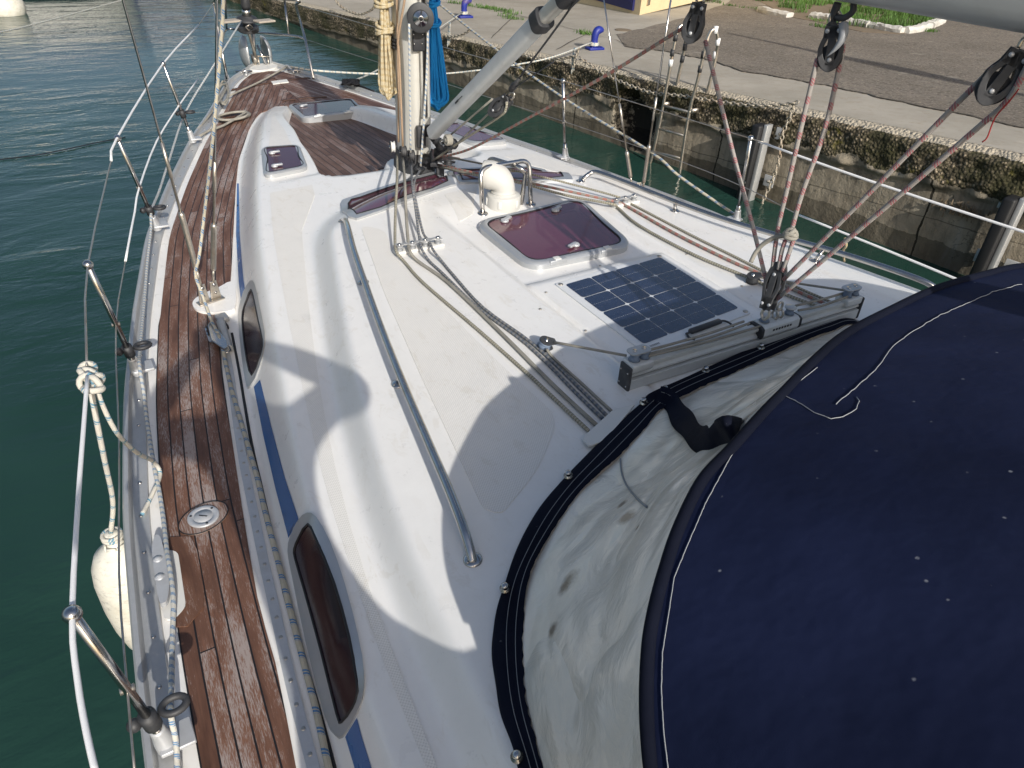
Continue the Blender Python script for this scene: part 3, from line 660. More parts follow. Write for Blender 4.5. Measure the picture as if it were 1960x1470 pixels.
# hatches
CUTS = []
def hatch(corners, tilt=0., w=.036, hgt=.025, r=.055, hing=None, knobs=(), glass='acrylic', name='deck_hatch', under='acrylic'):
    C4 = [H(*c) if not isinstance(c, Vector) else c for c in corners]
    n = (C4[2]-C4[0]).cross(C4[3]-C4[1]).normalized(); n = n if n.z > 0 else -n
    c0 = sum(C4, Vector())/4; n = (n+Vector((0, 0, .6))).normalized(); c0 += n*.008
    C4 = [(CAM+ray(*q)*((c0-CAM).dot(n)/ray(*q).dot(n))) if not isinstance(q, Vector) else p-n*(p-c0).dot(n) for q, p in zip(corners, C4)]
    P = dens(rnd_poly(C4, r, 7), .05); CUTS.append([(c0.x+(p.x-c0.x)*.84, c0.y+(p.y-c0.y)*.84) for p in P])
    ctr = sum(C4, Vector())/4; s = 1 if (P[1]-P[0]).cross(n).dot(ctr-P[0]) > 0 else -1
    mb = MB(); sweep(mb, P, n, [(0, -.04), (-.002, hgt*.55), (.006, hgt*.9), (.014, hgt), (w*.8, hgt), (w, hgt*.8), (w, -.03)], closed=True, side=s)
    f = mb.build(name, 'frame', Y, ang=40)
    G = [p+(ctr-p).normalized()*w*1.02+n*hgt*.80 for p in P]
    mb = MB(); mb.add(G, [tuple(range(len(G))) if True else ()]); g = mb.build('hatch_glass', glass, f, smooth=False)
    if mb.f and g.data.polygons[0].normal.dot(n) < 0: g.data.flip_normals()
    mb = MB(); tube(mb, [p+n*.001 for p in G]+[G[0]+n*.001], .0045, 6); mb.build('seal', 'rubber', f)
    # pale liner seen through the tinted glass
    B = [p+(ctr-p).normalized()*(w+.01)-n*.085 for p in P]; mb = MB(); mb.add([g_-n*.012 for g_ in G]+B, [(i, (i+1) % len(G), len(G)+(i+1) % len(G), len(G)+i) for i in range(len(G))]+[tuple(range(len(G), 2*len(G)))])
    mb.build('hatch_liner', 'gel', f)
    if hing:
        a, b = C4[hing[0]], C4[hing[1]]; e = (b-a).normalized(); inw = n.cross(e); inw = inw if inw.dot(ctr-a) > 0 else -inw
        for q in (.26, .74):
            mb = MB(); box(mb, a.lerp(b, q)+inw*.012+n*(hgt*.62), (.085, .034, hgt*.85), e, Z=n); hh_ = mb.build('hinge', 'frame', f, bevel=.004)
            mb = MB(); box(mb, a.lerp(b, q)+inw*.012+n*(hgt*1.07), (.030, .030, .006), e, Z=n); mb.build('hinge_tab', 'white_pl', hh_, bevel=.002)
    for px, py, ang in knobs:
        d = ray(px, py); k = CAM+d*((ctr+n*hgt*.85-CAM).dot(n)/d.dot(n)); e = (C4[1]-C4[0]).normalized(); e = (e*math.cos(ang)+n.cross(e)*math.sin(ang))
        mb = MB(); lathe(mb, k, n, [(.020, 0), (.020, .008), (.016, .012)], 18); box(mb, k+e*.018+n*.010, (.055, .020, .010), e, Z=n); mb.build('hatch_handle', 'grey' if False else 'alu_dull', f, bevel=.002)
    return f
hatch([(907, 431), (1111, 384), (1214, 476), (1013, 519)], r=.10, hing=(2, 3), knobs=[(966, 424, .4), (1063, 404, .4), (1101, 470, 3.4)])
hatch([(551, 205), (675, 193), (699, 216), (580, 231)], w=.030, r=.07, hing=(2, 3), knobs=[(578, 204, .3)], glass='acrylic_deep')
hh = hatch([(501, 286), (573, 281), (590, 325), (507, 341)], w=.028, hgt=.021, r=.06, knobs=[(521, 294, .2), (526, 319, .2)], glass='acrylic_deep')
hatch([Vector((-p.x, p.y, p.z)) for p in (H(573, 281), H(501, 286), H(507, 341), H(590, 325))], w=.028, hgt=.021, r=.06)
# open the deck and the foredeck teak under the hatches
import bmesh
def pin_poly(x, y, pl):
    c = False; j = len(pl)-1
    for i in range(len(pl)):
        if (pl[i][1] > y) != (pl[j][1] > y) and x < (pl[j][0]-pl[i][0])*(y-pl[i][1])/(pl[j][1]-pl[i][1])+pl[i][0]: c = not c
        j = i
    return c
for ob in [dk]+[o for o in bpy.data.objects if o.name.startswith(('foredeck_teak', 'nonskid_panel'))]:
    bm = bmesh.new(); bm.from_mesh(ob.data); kill = []
    bxs = [(min(p[0] for p in c), max(p[0] for p in c), min(p[1] for p in c), max(p[1] for p in c)) for c in CUTS]
    for f in bm.faces:
        m_ = f.calc_center_median()
        for bx_, c in zip(bxs, CUTS):
            if bx_[0] < m_.x < bx_[1] and bx_[2] < m_.y < bx_[3] and pin_poly(m_.x, m_.y, c): kill.append(f); break
    if kill: bmesh.ops.delete(bm, geom=kill, context='FACES'); bm.to_mesh(ob.data)
    bm.free()
# sliding hatch garage screws
many('garage_screw', 'steel_dull', Y, [H(*px) for px in ((1034, 592), (1148, 509), (1121, 633), (1314, 487), (1420, 548), (1045, 560))], lambda mb: lathe(mb, (0, 0, 0), (0, 0, 1), [(.006, 0), (.006, .002), (.002, .003)], 10))
# grab rails
def flange(mb, p, n, r=.026):
    lathe(mb, p, n, [(r, -.002), (r, .003), (r*.8, .006), (r*.45, .008)], 20)
def over(px, py, dz): 
    a = H(px, py)
    for _ in range(4): b = U(px, py, h(a.x, a.y)+dz); a = Vector((b.x, b.y, 0))
    return b
def grab(pts, feet, name='grab_rail', zabs=None):
    P = [U(a, b, zabs+c) if zabs else over(a, b, c) for a, b, c in pts]; P = cat_rom(P, 6); mb = MB(); tube(mb, P, .0125, 14); g = mb.build(name, 'steel', Y)
    for (fx, fy, top) in feet:
        p = H(fx, fy); n = hn(p.x, p.y); mb = MB(); flange(mb, p, n, .024)
        if top:
            q = min(P, key=lambda v: (Vector((v.x, v.y))-Vector((p.x, p.y))).length); tube(mb, [p, q], .009, 10)
        for s in (-1, 1): lathe(mb, p+Vector((0.017*s, .004*s, .004)), n, [(.005, 0), (.003, .004)], 8)
        mb.build('rail_foot', 'steel', g)
grab([(657, 421, .004), (662, 424, .03), (668, 442, .05), (678, 480, .052), (699, 542, .052), (728, 623, .052), (771, 732, .052), (818, 842, .052), (858, 935, .052), (885, 1005, .045), (899, 1050, .02), (905, 1076, .0)],
     [(657, 422, 0), (695, 541, 1), (763, 735, 1), (905, 1072, 0)])
grab([(1111, 347, 0), (1121, 338, .028), (1137, 329, .05), (1160, 335, .054), (1206, 352, .054), (1292, 386, .054), (1390, 421, .054), (1500, 454, .054), (1620, 488, .054), (1760, 535, .054), (1800, 560, .02)],
     [(1111, 347, 0), (1292, 404, 1), (1559, 500, 1)], zabs=.325)
# rope organisers
def organiser(p0, p1, n_sh, name='rope_organiser'):
    a, b = H(*p0), H(*p1); e = (b-a).normalized(); n = hn(a.x, a.y); L = (b-a).length; f = n.cross(e)
    mb = MB(); box(mb, a.lerp(b, .5)+n*.006, (L+.05, .050, .014), e, Z=n); o = mb.build(name, 'white_pl', Y, bevel=.006)
    mb = MB(); pl = []
    for i in range(25):
        t = i/24; wv = .013+.006*math.cos(t*(n_sh-1)*2*math.pi); pl.append((t, wv))
    pts = [a+e*((t*1.16-.08)*L)+f*wv+n*.034 for t, wv in pl]+[a+e*((t*1.16-.08)*L)-f*wv+n*.034 for t, wv in pl[::-1]]
    prism(mb, pts, n*.004); mb.build('top_plate', 'alu', o, smooth=False)
    for i in range(n_sh):
        c = a.lerp(b, i/(n_sh-1)); mb = MB(); lathe(mb, c+n*.008, n, [(.017, 0), (.017, .005), (.012, .010), (.012, .014), (.017, .019), (.017, .025)], 18); mb.build('sheave', 'grey', o)
        mb = MB(); lathe(mb, c+n*.034, n, [(.009, 0), (.009, .007), (.005, .010)], 12); mb.build('bolt', 'steel', o)
    return o
organiser((765, 484), (838, 470), 4); organiser((1178, 395), (1212, 387), 3)
# side deck track, painted gap shadow and white waterways
tc = [H(*p) for p in ((428, 655), (439, 705), (456, 823), (467, 889), (477, 939), (488, 992), (500, 1051), (514, 1115), (530, 1185), (547, 1264), (568, 1352), (594, 1447), (612, 1520))]
tc = cat_rom(tc, 4); tc = [Vector((p.x, p.y, h(p.x, p.y))) for p in tc]
mb = MB(); sweep(mb, tc, Vector((0, 0, 1)), [(-.014, 0), (-.014, .008), (.014, .008), (.014, 0)]); gt = mb.build('sheet_track', 'white_pl' if False else 'alu_dull', Y, smooth=False)
hpx = [(439, 705), (441, 722), (445, 750), (449, 781), (452, 800), (456, 823), (460, 844), (463, 866), (467, 889), (472, 913), (477, 939), (482, 964), (488, 992), (493, 1021), (500, 1051), (507, 1083), (514, 1115), (522, 1150), (530, 1185), (538, 1223), (547, 1264), (557, 1306), (568, 1352), (581, 1398), (594, 1447)]
many('track_hole', 'steel_dull', gt, [H(*p)+Vector((0, 0, .0085)) for p in hpx], lambda mb: lathe(mb, (0, 0, 0), (0, 0, 1), [(.0055, 0), (.0055, .0006), (.0035, .0010)], 10))
gr = [H(*p) for p in ((444, 638), (457, 706), (466, 760), (478, 830), (488, 880), (498, 922), (512, 985), (527, 1050), (544, 1134), (570, 1225), (599, 1320), (620, 1395), (640, 1470), (655, 1530))]
mb = MB(); strip(mb, cat_rom(gr, 3), .010, .0035, .003); mb.build('gap_shadow_strip', 'rubber', Y)  # black strip painting the gap shadow along the cabin base
# teak margin round the cleat, cleat pad and cleat
cp = hp([(300, 1055), (342, 1060), (358, 1166), (336, 1190), (316, 1190), (305, 1120)]); mg = hp([(303, 1050), (328, 1032), (366, 1031), (378, 1055), (392, 1135), (391, 1166), (360, 1203), (335, 1204), (337, 1188), (357, 1166), (342, 1062), (325, 1058), (306, 1062)])
mb = MB(); drape(mb, [(p.x, p.y) for p in mg], .0105, .05, .004, uvf=lambda x, y: (x, y)); mb.build('margin_board', 'teak_margin', Y)
mb = MB(); drape(mb, [(p.x, p.y) for p in rnd_poly(cp, .02)], .012, .05, .010); mb.build('cleat_pad', 'white_pl', Y)
cl = hp([(303, 1044), (313, 1046), (322, 1080), (330, 1120), (328, 1160), (320, 1172), (311, 1168), (303, 1120), (297, 1070)], 3)
mb = MB(); drape(mb, [(p.x, p.y) for p in cl], .042, .04, .018); c_ = mb.build('mooring_cleat', 'alu_dull', Y)
many('cleat_bolt', 'alu_dull', c_, [H(308, 1088), H(312, 1122)], lambda mb: (lathe(mb, (0, 0, 0), (0, 0, 1), [(.018, 0), (.014, .03), (.014, .042), (.009, .043), (.006, .047)], 14)))
# filler cap in an oval of teak
q = H(391, 995); mb = MB()
pl = [(q.x+.082*math.cos(a)+0, q.y+.062*math.sin(a)) for a in np.linspace(0, 2*math.pi, 32, endpoint=False)]; pl = [((x-q.x)*.9+(y-q.y)*.25+q.x, (y-q.y)+q.y) for x, y in pl]
drape(mb, pl, .0105, .05, .004, uvf=lambda x, y: (x*.8+.2, y*.5)); mb.build('margin_board', 'teak_margin', Y)
mb = MB(); tube(mb, [Vector((a, b, h(a, b)+.0105)) for a, b in pl+[pl[0]]], .0018, 5); mb.build('caulking', 'rubber', Y)
mb = MB(); lathe(mb, q+Vector((0, 0, .012)), (0, 0, 1), [(.047, 0), (.047, .004), (.045, .006), (.030, .006), (.0295, .0045), (.028, .0045), (.0275, .006), (0.001, .006)], 36); fc = mb.build('filler_cap', 'alu_dull', Y)
mb = MB(); box(mb, q+Vector((0, 0, .0185)), (.026, .004, .001), (.8, -.6, 0))
for a in (.6, 2.7, 4.8): lathe(mb, q+Vector((.037*math.cos(a), .037*math.sin(a), .018)), (0, 0, 1), [(.004, 0), (.004, .0012)], 8)
mb.build('cap_slot', 'black', fc)
# white pad under the chainplate, chainplate
mp = hp([(442, 545), (420, 556), (395, 566), (376, 577), (370, 588), (378, 599), (398, 604), (425, 603), (450, 596), (452, 560)], 3)
mb = MB(); drape(mb, [(p.x, p.y) for p in mp], .018, .03, .02); mb.build('chainplate_pad', 'gel', Y)
def chainplate(q, e=Vector((1, .25, 0))):
    e = e.normalized(); mb = MB(); box(mb, q+Vector((0, 0, .022)), (.12, .045, .008), e); o = mb.build('chainplate', 'steel_dull', Y, bevel=.003)
    for k in (-1, 1):
        mb = MB(); c = q+e*(.028*k)+Vector((0, 0, .026)); s = Vector((0, 0, 1)).cross(e)
        prism(mb, [c-e*.024-s*.004, c+e*.024-s*.004, c+e*.016-s*.004+Vector((0, 0, .085)), c-e*.016-s*.004+Vector((0, 0, .085))], s*.008); mb.build('tang', 'steel_dull', o, smooth=False, bevel=.002)
        mb = MB(); lathe(mb, c+Vector((0, 0, .07))-s*.010, s, [(.008, 0), (.008, .020)], 10); lathe(mb, c+Vector((0, 0, .030))-s*.008, s, [(.006, 0), (.006, .016)], 10); mb.build('clevis_pin', 'steel', o)
    return o
CPp = H(405, 583); chainplate(CPp)
CPs = Vector((1.30, 3.42, 0)); chainplate(CPs, Vector((1, -.2, 0)))
# stanchions
def stanchion(base, top, ring=True, side=1, parent=Y, rz=.115):
    b = base; ax = (top-b).normalized(); mb = MB()
    tube(mb, [b, b+ax*.10], .0125, 12)
    tube(mb, [b, top], .0102, 14); s = mb.build('stanchion', 'steel', parent)
    mb = MB(); lathe(mb, top-ax*.012, ax, [(.012, 0), (.016, .006), (.017, .014), (.013, .024), (.004, .028)], 14); mb.build('stanchion_cap', 'steel', s)
    mb = MB(); mid = b.lerp(top, .47); lathe(mb, mid-Vector((.014, 0, 0)), (1, 0, 0), [(.008, 0), (.006, .010), (.006, .018), (.008, .028)], 10); mb.build('wire_eye', 'steel_dull', s)
    mb = MB(); lathe(mb, b-ax*.01, ax, [(.026, -.01), (.024, .02), (.019, .05), (.017, .075), (.0125, .077)], 16); box(mb, b+Vector((.022*side, 0, .002)), (.075, .070, .012)); mb.build('stanchion_socket', 'alu_dull', s, ang=40, bevel=.003)
    if ring:
        mb = MB(); c = b+ax*rz+Vector((.052*side, .008, 0)); R = [c+Vector((math.cos(t)*.026, math.sin(t)*.020, .0)) for t in np.linspace(0, 2*math.pi, 20, endpoint=False)]
        tube(mb, R, .0085, 8, closed=True); lathe(mb, b+ax*(rz-.03), ax, [(.019, 0), (.019, .05)], 14); ico(mb, b+ax*rz-Vector((.03*side, 0, 0)), .016); mb.build('fairlead_ring', 'black', s)
    return s
ST = {}
for k, bpx, tpx, ring in (('1', (368, 266), (312, 122), 1), ('2', (299, 432), (225, 265), 1), ('3', (262, 706), (168, 507), 1), ('4', (318, 1420), (138, 1176), 1)):
    b = U(*bpx, .05); top = U(*tpx, .575); ST[k] = (b, top); stanchion(b, top, ring, rz=.20 if k == '1' else .115)
for k, bpx, tpx in (('a', (1082, 300), (1078, 155)), ('b', (1410, 418), (1437, 265))):
    b = U(*bpx, .05); top = U(*tpx, .575); ST[k] = (b, top); stanchion(b, top, False, -1)
def lerps(a, b, n): return [a.lerp(b, i/n) for i in range(n+1)]
def rig(name, label, cat, P, r, mat, group=None, n=8, sm=5, closed=False):
    P = cat_rom(P, sm, closed) if len(P) > 2 else lerps(P[0], P[1], 4)
    mb = MB(); tube(mb, P, r, n, closed=closed); return tag(mb.build(name, mat), label, cat, group)
def roofrope(L, r, lift=None):
    out = []
    for i, p in enumerate(L):
        dz = (lift[i] if lift else r); out.append(over(p[0], p[1], dz))
    return out
# ------------------------------------------------------------------ bow fittings (parts of the yacht)
mb = MB(); top = [U(408, 8, .56), PY(440, -38, 7.4), Vector((.10, 7.95, .60)), Vector((.50, 7.6, .60)), U(566, 8, .56)]
P = [U(435, 152, .04), U(423, 89, .30), U(408, 8, .56)]+cat_rom(top, 5)[1:-1]+[U(566, 8, .56), U(584, 74, .30), U(600, 150, .04)]
tube(mb, P, .0125, 12); pul = mb.build('pulpit', 'steel', Y)
mb = MB(); tube(mb, cat_rom([U(423, 89, .30), U(434, 56, .31), Vector((.10, 7.80, .31)), Vector((.42, 7.5, .31)), U(586, 76, .29)], 5), .011, 10); mb.build('pulpit_mid_rail', 'steel', pul)
for a, b in ((U(434, 56, .31), PY(430, -10, 7.2)), (Vector((.38, 7.55, .31)), Vector((.42, 7.7, .60)))):
    mb = MB(); tube(mb, [a, b], .0105, 10); mb.build('pulpit_strut', 'steel', pul)
for px in ((440, 40), (506, 40)):
    mb = MB(); c = U(px[0], px[1], .50); box(mb, c, (.16, .11, .016), (1, .25, 0)); mb.build('bow_seat', M.setdefault('grey_wood', simple('greyed_wood', (.34, .30, .25), .8, 0, .15, .2, 30)), pul, smooth=False, bevel=.004)
for px in ((435, 154), (600, 152)):
    q = H(*px); mb = MB(); lathe(mb, q, (0, 0, 1), [(.030, 0), (.024, .02), (.016, .05)], 14); mb.build('pulpit_foot', 'alu_dull', pul)
# furling drum, forestay, anchor
fd = Vector((-.02, 7.30, 0)); fz = .50
fc_ = PY(474, 45, 7.55); ax = Vector((0, -.16, 1)).normalized()
fu = thing('headsail_furler', 'black furling drum with steel collar at the foot of the forestay over the bow', 'furler', fc_-ax*.3)
mb = MB(); lathe(mb, fc_-ax*.08, ax, [(.035, 0), (.085, .012), (.094, .02), (.094, .055)], 26); lathe(mb, fc_-ax*.022, ax, [(.045, 0), (.045, .05)], 20); mb.build('drum', 'black', fu, ang=40)
mb = MB(); lathe(mb, fc_+ax*.025, ax, [(.094, 0), (.097, .010), (.090, .022), (.06, .035), (.045, .045)], 26); mb.build('drum_cover', 'black', fu, ang=40)
mb = MB(); lathe(mb, fc_+ax*.068, ax, [(.040, 0), (.040, .03), (.034, .06)], 20); mb.build('collar', 'steel', fu)
mb = MB(); lathe(mb, fc_+ax*.125, ax, [(.038, 0), (.042, .03), (.034, .09), (.026, .12)], 20); mb.build('swivel', 'black', fu)
mb = MB(); tube(mb, [fc_+ax*.2, fc_+ax*3.0, fc_+ax*8.6+Vector((0, -2.0, 0))], .017, 10); mb.build('forestay_foil', 'alu', fu)
mb = MB(); tube(mb, [fc_-ax*.07, Vector((.10, 7.78, .06))], .014, 8); mb.build('forestay_tang', 'steel_dull', fu)
an = thing('anchor', 'galvanised plough anchor stowed on the bow roller', 'anchor', (.03, 7.6, .05))
for sg, px in ((-1, (470, 100)), (1, (506, 103))):
    c = PY(px[0], px[1], 7.90); mb = MB(); vs = []; n1, n2 = 9, 9
    for i in range(n1):
        for k in range(n2):
            a = -1.2+2.4*i/(n1-1); b = -1+2*k/(n2-1); wv = math.sqrt(max(0, 1-b*b*.85))
            vs.append(c+Vector((sg*(.075*math.cos(a)*wv-.02), .15*math.sin(a)*wv, b*.15))+Vector((0, 0, 0)))
    mb.add(vs, grid_faces(n1, n2)); f = mb.build('fluke', 'frame', an); f.modifiers.new('thick', 'SOLIDIFY').thickness = .012
mb = MB(); tube(mb, [PY(484, 55, 7.85), PY(486, 90, 7.84), PY(489, 128, 7.78)], .017, 8); box(mb, PY(487, 112, 7.8), (.04, .10, .07)); mb.build('shank', 'steel_dull', an)
mb = MB(); tube(mb, [PY(470, 52, 7.4), PY(476, 58, 7.45), PY(484, 52, 7.45), PY(478, 47, 7.4), PY(470, 52, 7.4)], .006, 6); mb.build('shackle', 'steel_dull', an)
br = thing('bow_roller', 'rusty steel bow roller cage under the anchor shank', 'bow roller', (.05, 7.5, .03))
for px in ((494, 108), (512, 108)):
    mb = MB(); tube(mb, [PY(px[0], px[1]-2, 7.78), PY(px[0]+3, px[1]+22, 7.75)], .006, 6); mb.build('guard', 'steel_dull', br)
mb = MB(); tube(mb, [PY(490, 107, 7.78), PY(519, 109, 7.76)], .007, 6); mb.build('roller_pin', 'steel_dull', br)
mb = MB(); tube(mb, [PY(492, 86, 7.82), PY(510, 125, 7.75)], .010, 8); mb.build('roller_bar', 'steel', br)
for px in ((470, 116), (455, 125)):
    pass
for G_, e in ((GP, 1), (GS, -1)):
    q = Vector((float(G_(7.5))+.045*e, 7.5, .0)); mb = MB(); tube(mb, cat_rom([q+Vector((-.02*e, -.09, .012)), q+Vector((-.0, -.04, .05)), q+Vector((.01*e, .03, .05)), q+Vector((.03*e, .07, .012))], 4), .009, 8); mb.build('bow_fairlead', 'alu', Y)
for px in ((468, 144), (566, 142)):
    q = H(*px); mb = MB(); tube(mb, [q+Vector((-.07, .02, .035)), q+Vector((.07, -.02, .035))], .009, 8); lathe(mb, q+Vector((.02, 0, 0)), (0, 0, 1), [(.012, 0), (.009, .035)], 8); lathe(mb, q-Vector((.02, 0, 0)), (0, 0, 1), [(.012, 0), (.009, .035)], 8); mb.build('bow_cleat', 'steel', Y)

# ------------------------------------------------------------------ dorade vent and its guards
vb = H(963, 392); vent = thing('cowl_vent', 'white plastic cowl vent standing between steel guard hoops ahead of the main hatch', 'vent', vb)
mb = MB(); lathe(mb, vb, (0, 0, 1), [(.086, -.01), (.086, .044), (.080, .056), (.066, .060), (.062, .064), (.062, .07)], 36); vbm = mb.build('vent_base', 'vent_pl', vent, ang=35)
for a in (-2.3, -1.2, -.2, 2.9):
    mb = MB(); c = vb+Vector((.085*math.cos(a), .085*math.sin(a), .026)); box(mb, c, (.010, .018, .036), (math.cos(a), math.sin(a), 0)); mb.build('vent_lug', 'white_pl', vbm, bevel=.003)
mb = MB(); P = [vb+Vector(q) for q in ((0, 0, .06), (0, 0, .085), (-.006, .008, .108), (-.022, .026, .130), (-.048, .05, .142), (-.075, .075, .143))]
tube(mb, cat_rom(P, 5), .06, 28, rr=[np.interp(i/25, [0, .15, .3, .55, .8, 1], [.062, .054, .057, .066, .070, .066]) for i in range(26)]); mb.build('cowl', 'vent_pl', vent)
guard_l = 0
def hoop(f1, t1, t2, f2, lab, dz=.20):
    A, B = H(*f1), H(*f2); z = A.z+dz; a, b = U(*t1, z), U(*t2, z); P = [A]+rnd_poly([A, a, b, B], .05, 6)[7:-7]+[B]
    o = thing('guard_hoop', lab, 'guard hoop', A, 'steel hoops guarding the vent'); mb = MB(); tube(mb, P, .0115, 14); mb.build('hoop', 'steel', o)
    for q in (A, B): mb = MB(); flange(mb, q, hn(q.x, q.y), .026); mb.build('foot', 'steel', o)
hoop((924, 409), (919, 322), (1013, 306), (1016, 391), 'polished steel hoop standing nearest the camera in front of the white vent')
A = H(924, 409)+Vector((.10, .36, 0)); B = A+Vector((.10, .02, 0))
o = thing('guard_hoop', 'polished steel hoop crossing behind the white vent', 'guard hoop', A, 'steel hoops guarding the vent')
A.z = h(A.x, A.y); B = Vector((.27, 3.02, 0)); B.z = h(B.x, B.y); a = U(934, 301, .50); b = U(1001, 322, .51)
mb = MB(); tube(mb, [Vector((a.x+.01, a.y+.02, h(a.x, a.y)))]+rnd_poly([Vector((a.x+.01, a.y+.02, h(a.x, a.y))), a, b, B], .05, 6)[7:-7]+[Vector((b.x, b.y, h(b.x, b.y)))], .0115, 14); mb.build('hoop', 'steel', o)
mb = MB(); flange(mb, Vector((a.x+.01, a.y+.02, h(a.x, a.y))), Vector((0, 0, 1))); mb.build('foot', 'steel', o)

# ------------------------------------------------------------------ solar panel
Cn = [H(1062, 543), H(1263, 486), H(1438, 598), H(1237, 677)]
zt = max(p.z for p in Cn)+.006; Cn = [U(a, b, zt) for a, b in ((1062, 543), (1263, 486), (1438, 598), (1237, 677))]
sp = thing('solar_panel', 'flexible solar panel with sixteen dark blue cells screwed flat on the cabin top', 'solar panel', sum(Cn, Vector())/4)
mb = MB(); prism(mb, rnd_poly(Cn, .012, 4)[::-1], (0, 0, -.006)); mb.build('backing_sheet', M.setdefault('panel_white', simple('panel_white', (.66, .67, .67), .35, 0, .04, .1, 60)), sp, smooth=False)
def bl(u, v, dz=0): return (Cn[0]*(1-u)+Cn[1]*u)*(1-v)+(Cn[3]*(1-u)+Cn[2]*u)*v+Vector((0, 0, dz))
def cellmat():
    mt, t = mk('solar_cell'); n = t.noise(t.co(), 30, 4); wv = t.n('TexWave', {'Vector': t.co(rot=(0, 0, .7)), 'Scale': 70.}).outputs[0]
    t.P(Base_Color=t.mix(t.ramp(n, (.3, 0.), (.7, 1.)), (.010, .017, .045), (.017, .027, .062)), Roughness=t.m('MULTIPLY_ADD', n, .2, .16), Coat_Weight=.5, Coat_Roughness=.2, Normal=t.bump(wv, .12, .002)); return mt
M['cell'] = cellmat(); u0_, u1_, v0_, v1_ = .055, .965, .045, .915
mb = MB()
for i in range(4):
    for j in range(4):
        g = .006; c = .022; a, b = i/4+g/2, (i+1)/4-g/2; c0, d0 = j/4+g/2, (j+1)/4-g/2
        q = [(a+c, c0), (b-c, c0), (b-c*.3, c0+c*.3), (b, c0+c), (b, d0-c), (b-c*.3, d0-c*.3), (b-c, d0), (a+c, d0), (a+c*.3, d0-c*.3), (a, d0-c), (a, c0+c), (a+c*.3, c0+c*.3)]
        mb.add([bl(u0_+x*(u1_-u0_), v0_+y*(v1_-v0_), .0012) for x, y in q], [tuple(range(12))[::-1]])
mb.build('cells', 'cell', sp, smooth=False)
mb = MB()
for j in range(4):
    v = v0_+(j+.5)/4*(v1_-v0_)
    for k in range(56):
        a = u0_+(k+.15)/56*(u1_-u0_); b = a+.55/56*(u1_-u0_); mb.add([bl(a, v-.0008, .002), bl(b, v-.0008, .002), bl(b, v+.0008, .002), bl(a, v+.0008, .002)], [(3, 2, 1, 0)])
mb.build('busbars', 'panel_white', sp, smooth=False)
many('eyelet', 'steel_dull', sp, [bl(.03, .03), bl(.97, .03), bl(.97, .97), bl(.03, .97)], lambda mb: lathe(mb, (0, 0, 0), (0, 0, 1), [(.010, 0), (.010, .003), (.004, .005)], 16))
mb = MB()
for k in range(7): x = .075+k*.012; mb.add([bl(x, .945, .0015), bl(x+.008, .945, .0015), bl(x+.008, .962, .0015), bl(x, .962, .0015)], [(3, 2, 1, 0)])
mb.build('maker_mark', 'grey', sp, smooth=False)
ja, jb = U(1326, 633, zt+.014), U(1374, 616, zt+.014); e = (jb-ja).normalized()
mb = MB(); box(mb, ja.lerp(jb, .5), ((jb-ja).length+.03, .024, .016), e); jbx = mb.build('junction_box', 'black', sp, bevel=.006)
mb = MB(); tube(mb, cat_rom([ja, ja-e*.03+Vector((0, 0, -.004)), U(1315, 638, zt+.006), U(1318, 645, zt+.005), U(1330, 650, zt+.004)], 5), .004, 8); tube(mb, cat_rom([jb, U(1385, 614, zt+.01), U(1396, 618, zt+.006), U(1404, 625, zt+.004)], 5), .004, 8); mb.build('cable', 'black', jbx)

# ------------------------------------------------------------------ mast
mb_ = U(800, 303, .25); MX, MY = .012, 3.93
mast = thing('mast', 'light grey aluminium mast with black halyard winch and dark sail groove', 'mast', (MX, MY, .24))
def mprof(n=28):
    return [(.090*math.copysign(abs(math.cos(a))**.85, math.cos(a)), .120*math.copysign(abs(math.sin(a))**.9, math.sin(a))) for a in np.linspace(0, 2*math.pi, n, endpoint=False)]
M['mastp'] = simple('mast_paint', (.56, .55, .50), .38, .25, .05, .04, 25, (.42, .39, .33, .5))
mb = MB(); vs = []; pr = mprof()
for z in (.24, 1, 2, 4, 9): vs += [(MX+a, MY+b-(z-.24)*.006, z) for a, b in pr]
mb.add(vs, [(i*28+k, i*28+(k+1) % 28, (i+1)*28+(k+1) % 28, (i+1)*28+k) for i in range(4) for k in range(28)]); mb.build('mast_tube', 'mastp', mast)
mb = MB(); box(mb, (MX+.012, MY-.117-.02, 3.6), (.020, .014, 6.1)); mb.build('sail_groove', 'rubber', mast, smooth=False)
for s in (-1, 1): mb = MB(); box(mb, (MX+.012+s*.017, MY-.120-.02, 3.6), (.012, .020, 6.1)); mb.build('groove_lip', 'mastp', mast, bevel=.003)
mb = MB(); vs = []
for z, k in ((.22, 1.25), (.27, 1.22), (.29, 1.08), (.34, 1.05)): vs += [(MX+a*k, MY+b*k, z) for a, b in pr]
mb.add(vs, [(i*28+k, i*28+(k+1) % 28, (i+1)*28+(k+1) % 28, (i+1)*28+k) for i in range(3) for k in range(28)]); mb.build('mast_collar', 'black', mast, ang=40)
wv = PX(804, 31, MX+.02); wv = Vector((MX+.02, MY-.12, wv.z)); wc = PY(804, 33, MY-.20)
mb = MB(); wa = Vector((-.35, -.93, .02)).normalized(); lathe(mb, Vector(wc)-wa*.03, wa, [(.055, -.05), (.062, 0), (.066, .01), (.050, .018), (.048, .045), (.066, .055), (.068, .066), (.058, .070)], 30); wn = mb.build('winch', 'black', mast, ang=40)
mb = MB(); lathe(mb, Vector(wc)+wa*.040, wa, [(.040, 0), (.036, .006), (.016, .010), (.015, .016), (.010, .016)], 28); mb.build('winch_top', 'steel', wn)
mb = MB(); lathe(mb, Vector(wc)+wa*.054, wa, [(.009, 0), (.009, .004)], 8); mb.build('winch_socket', 'rubber', wn)
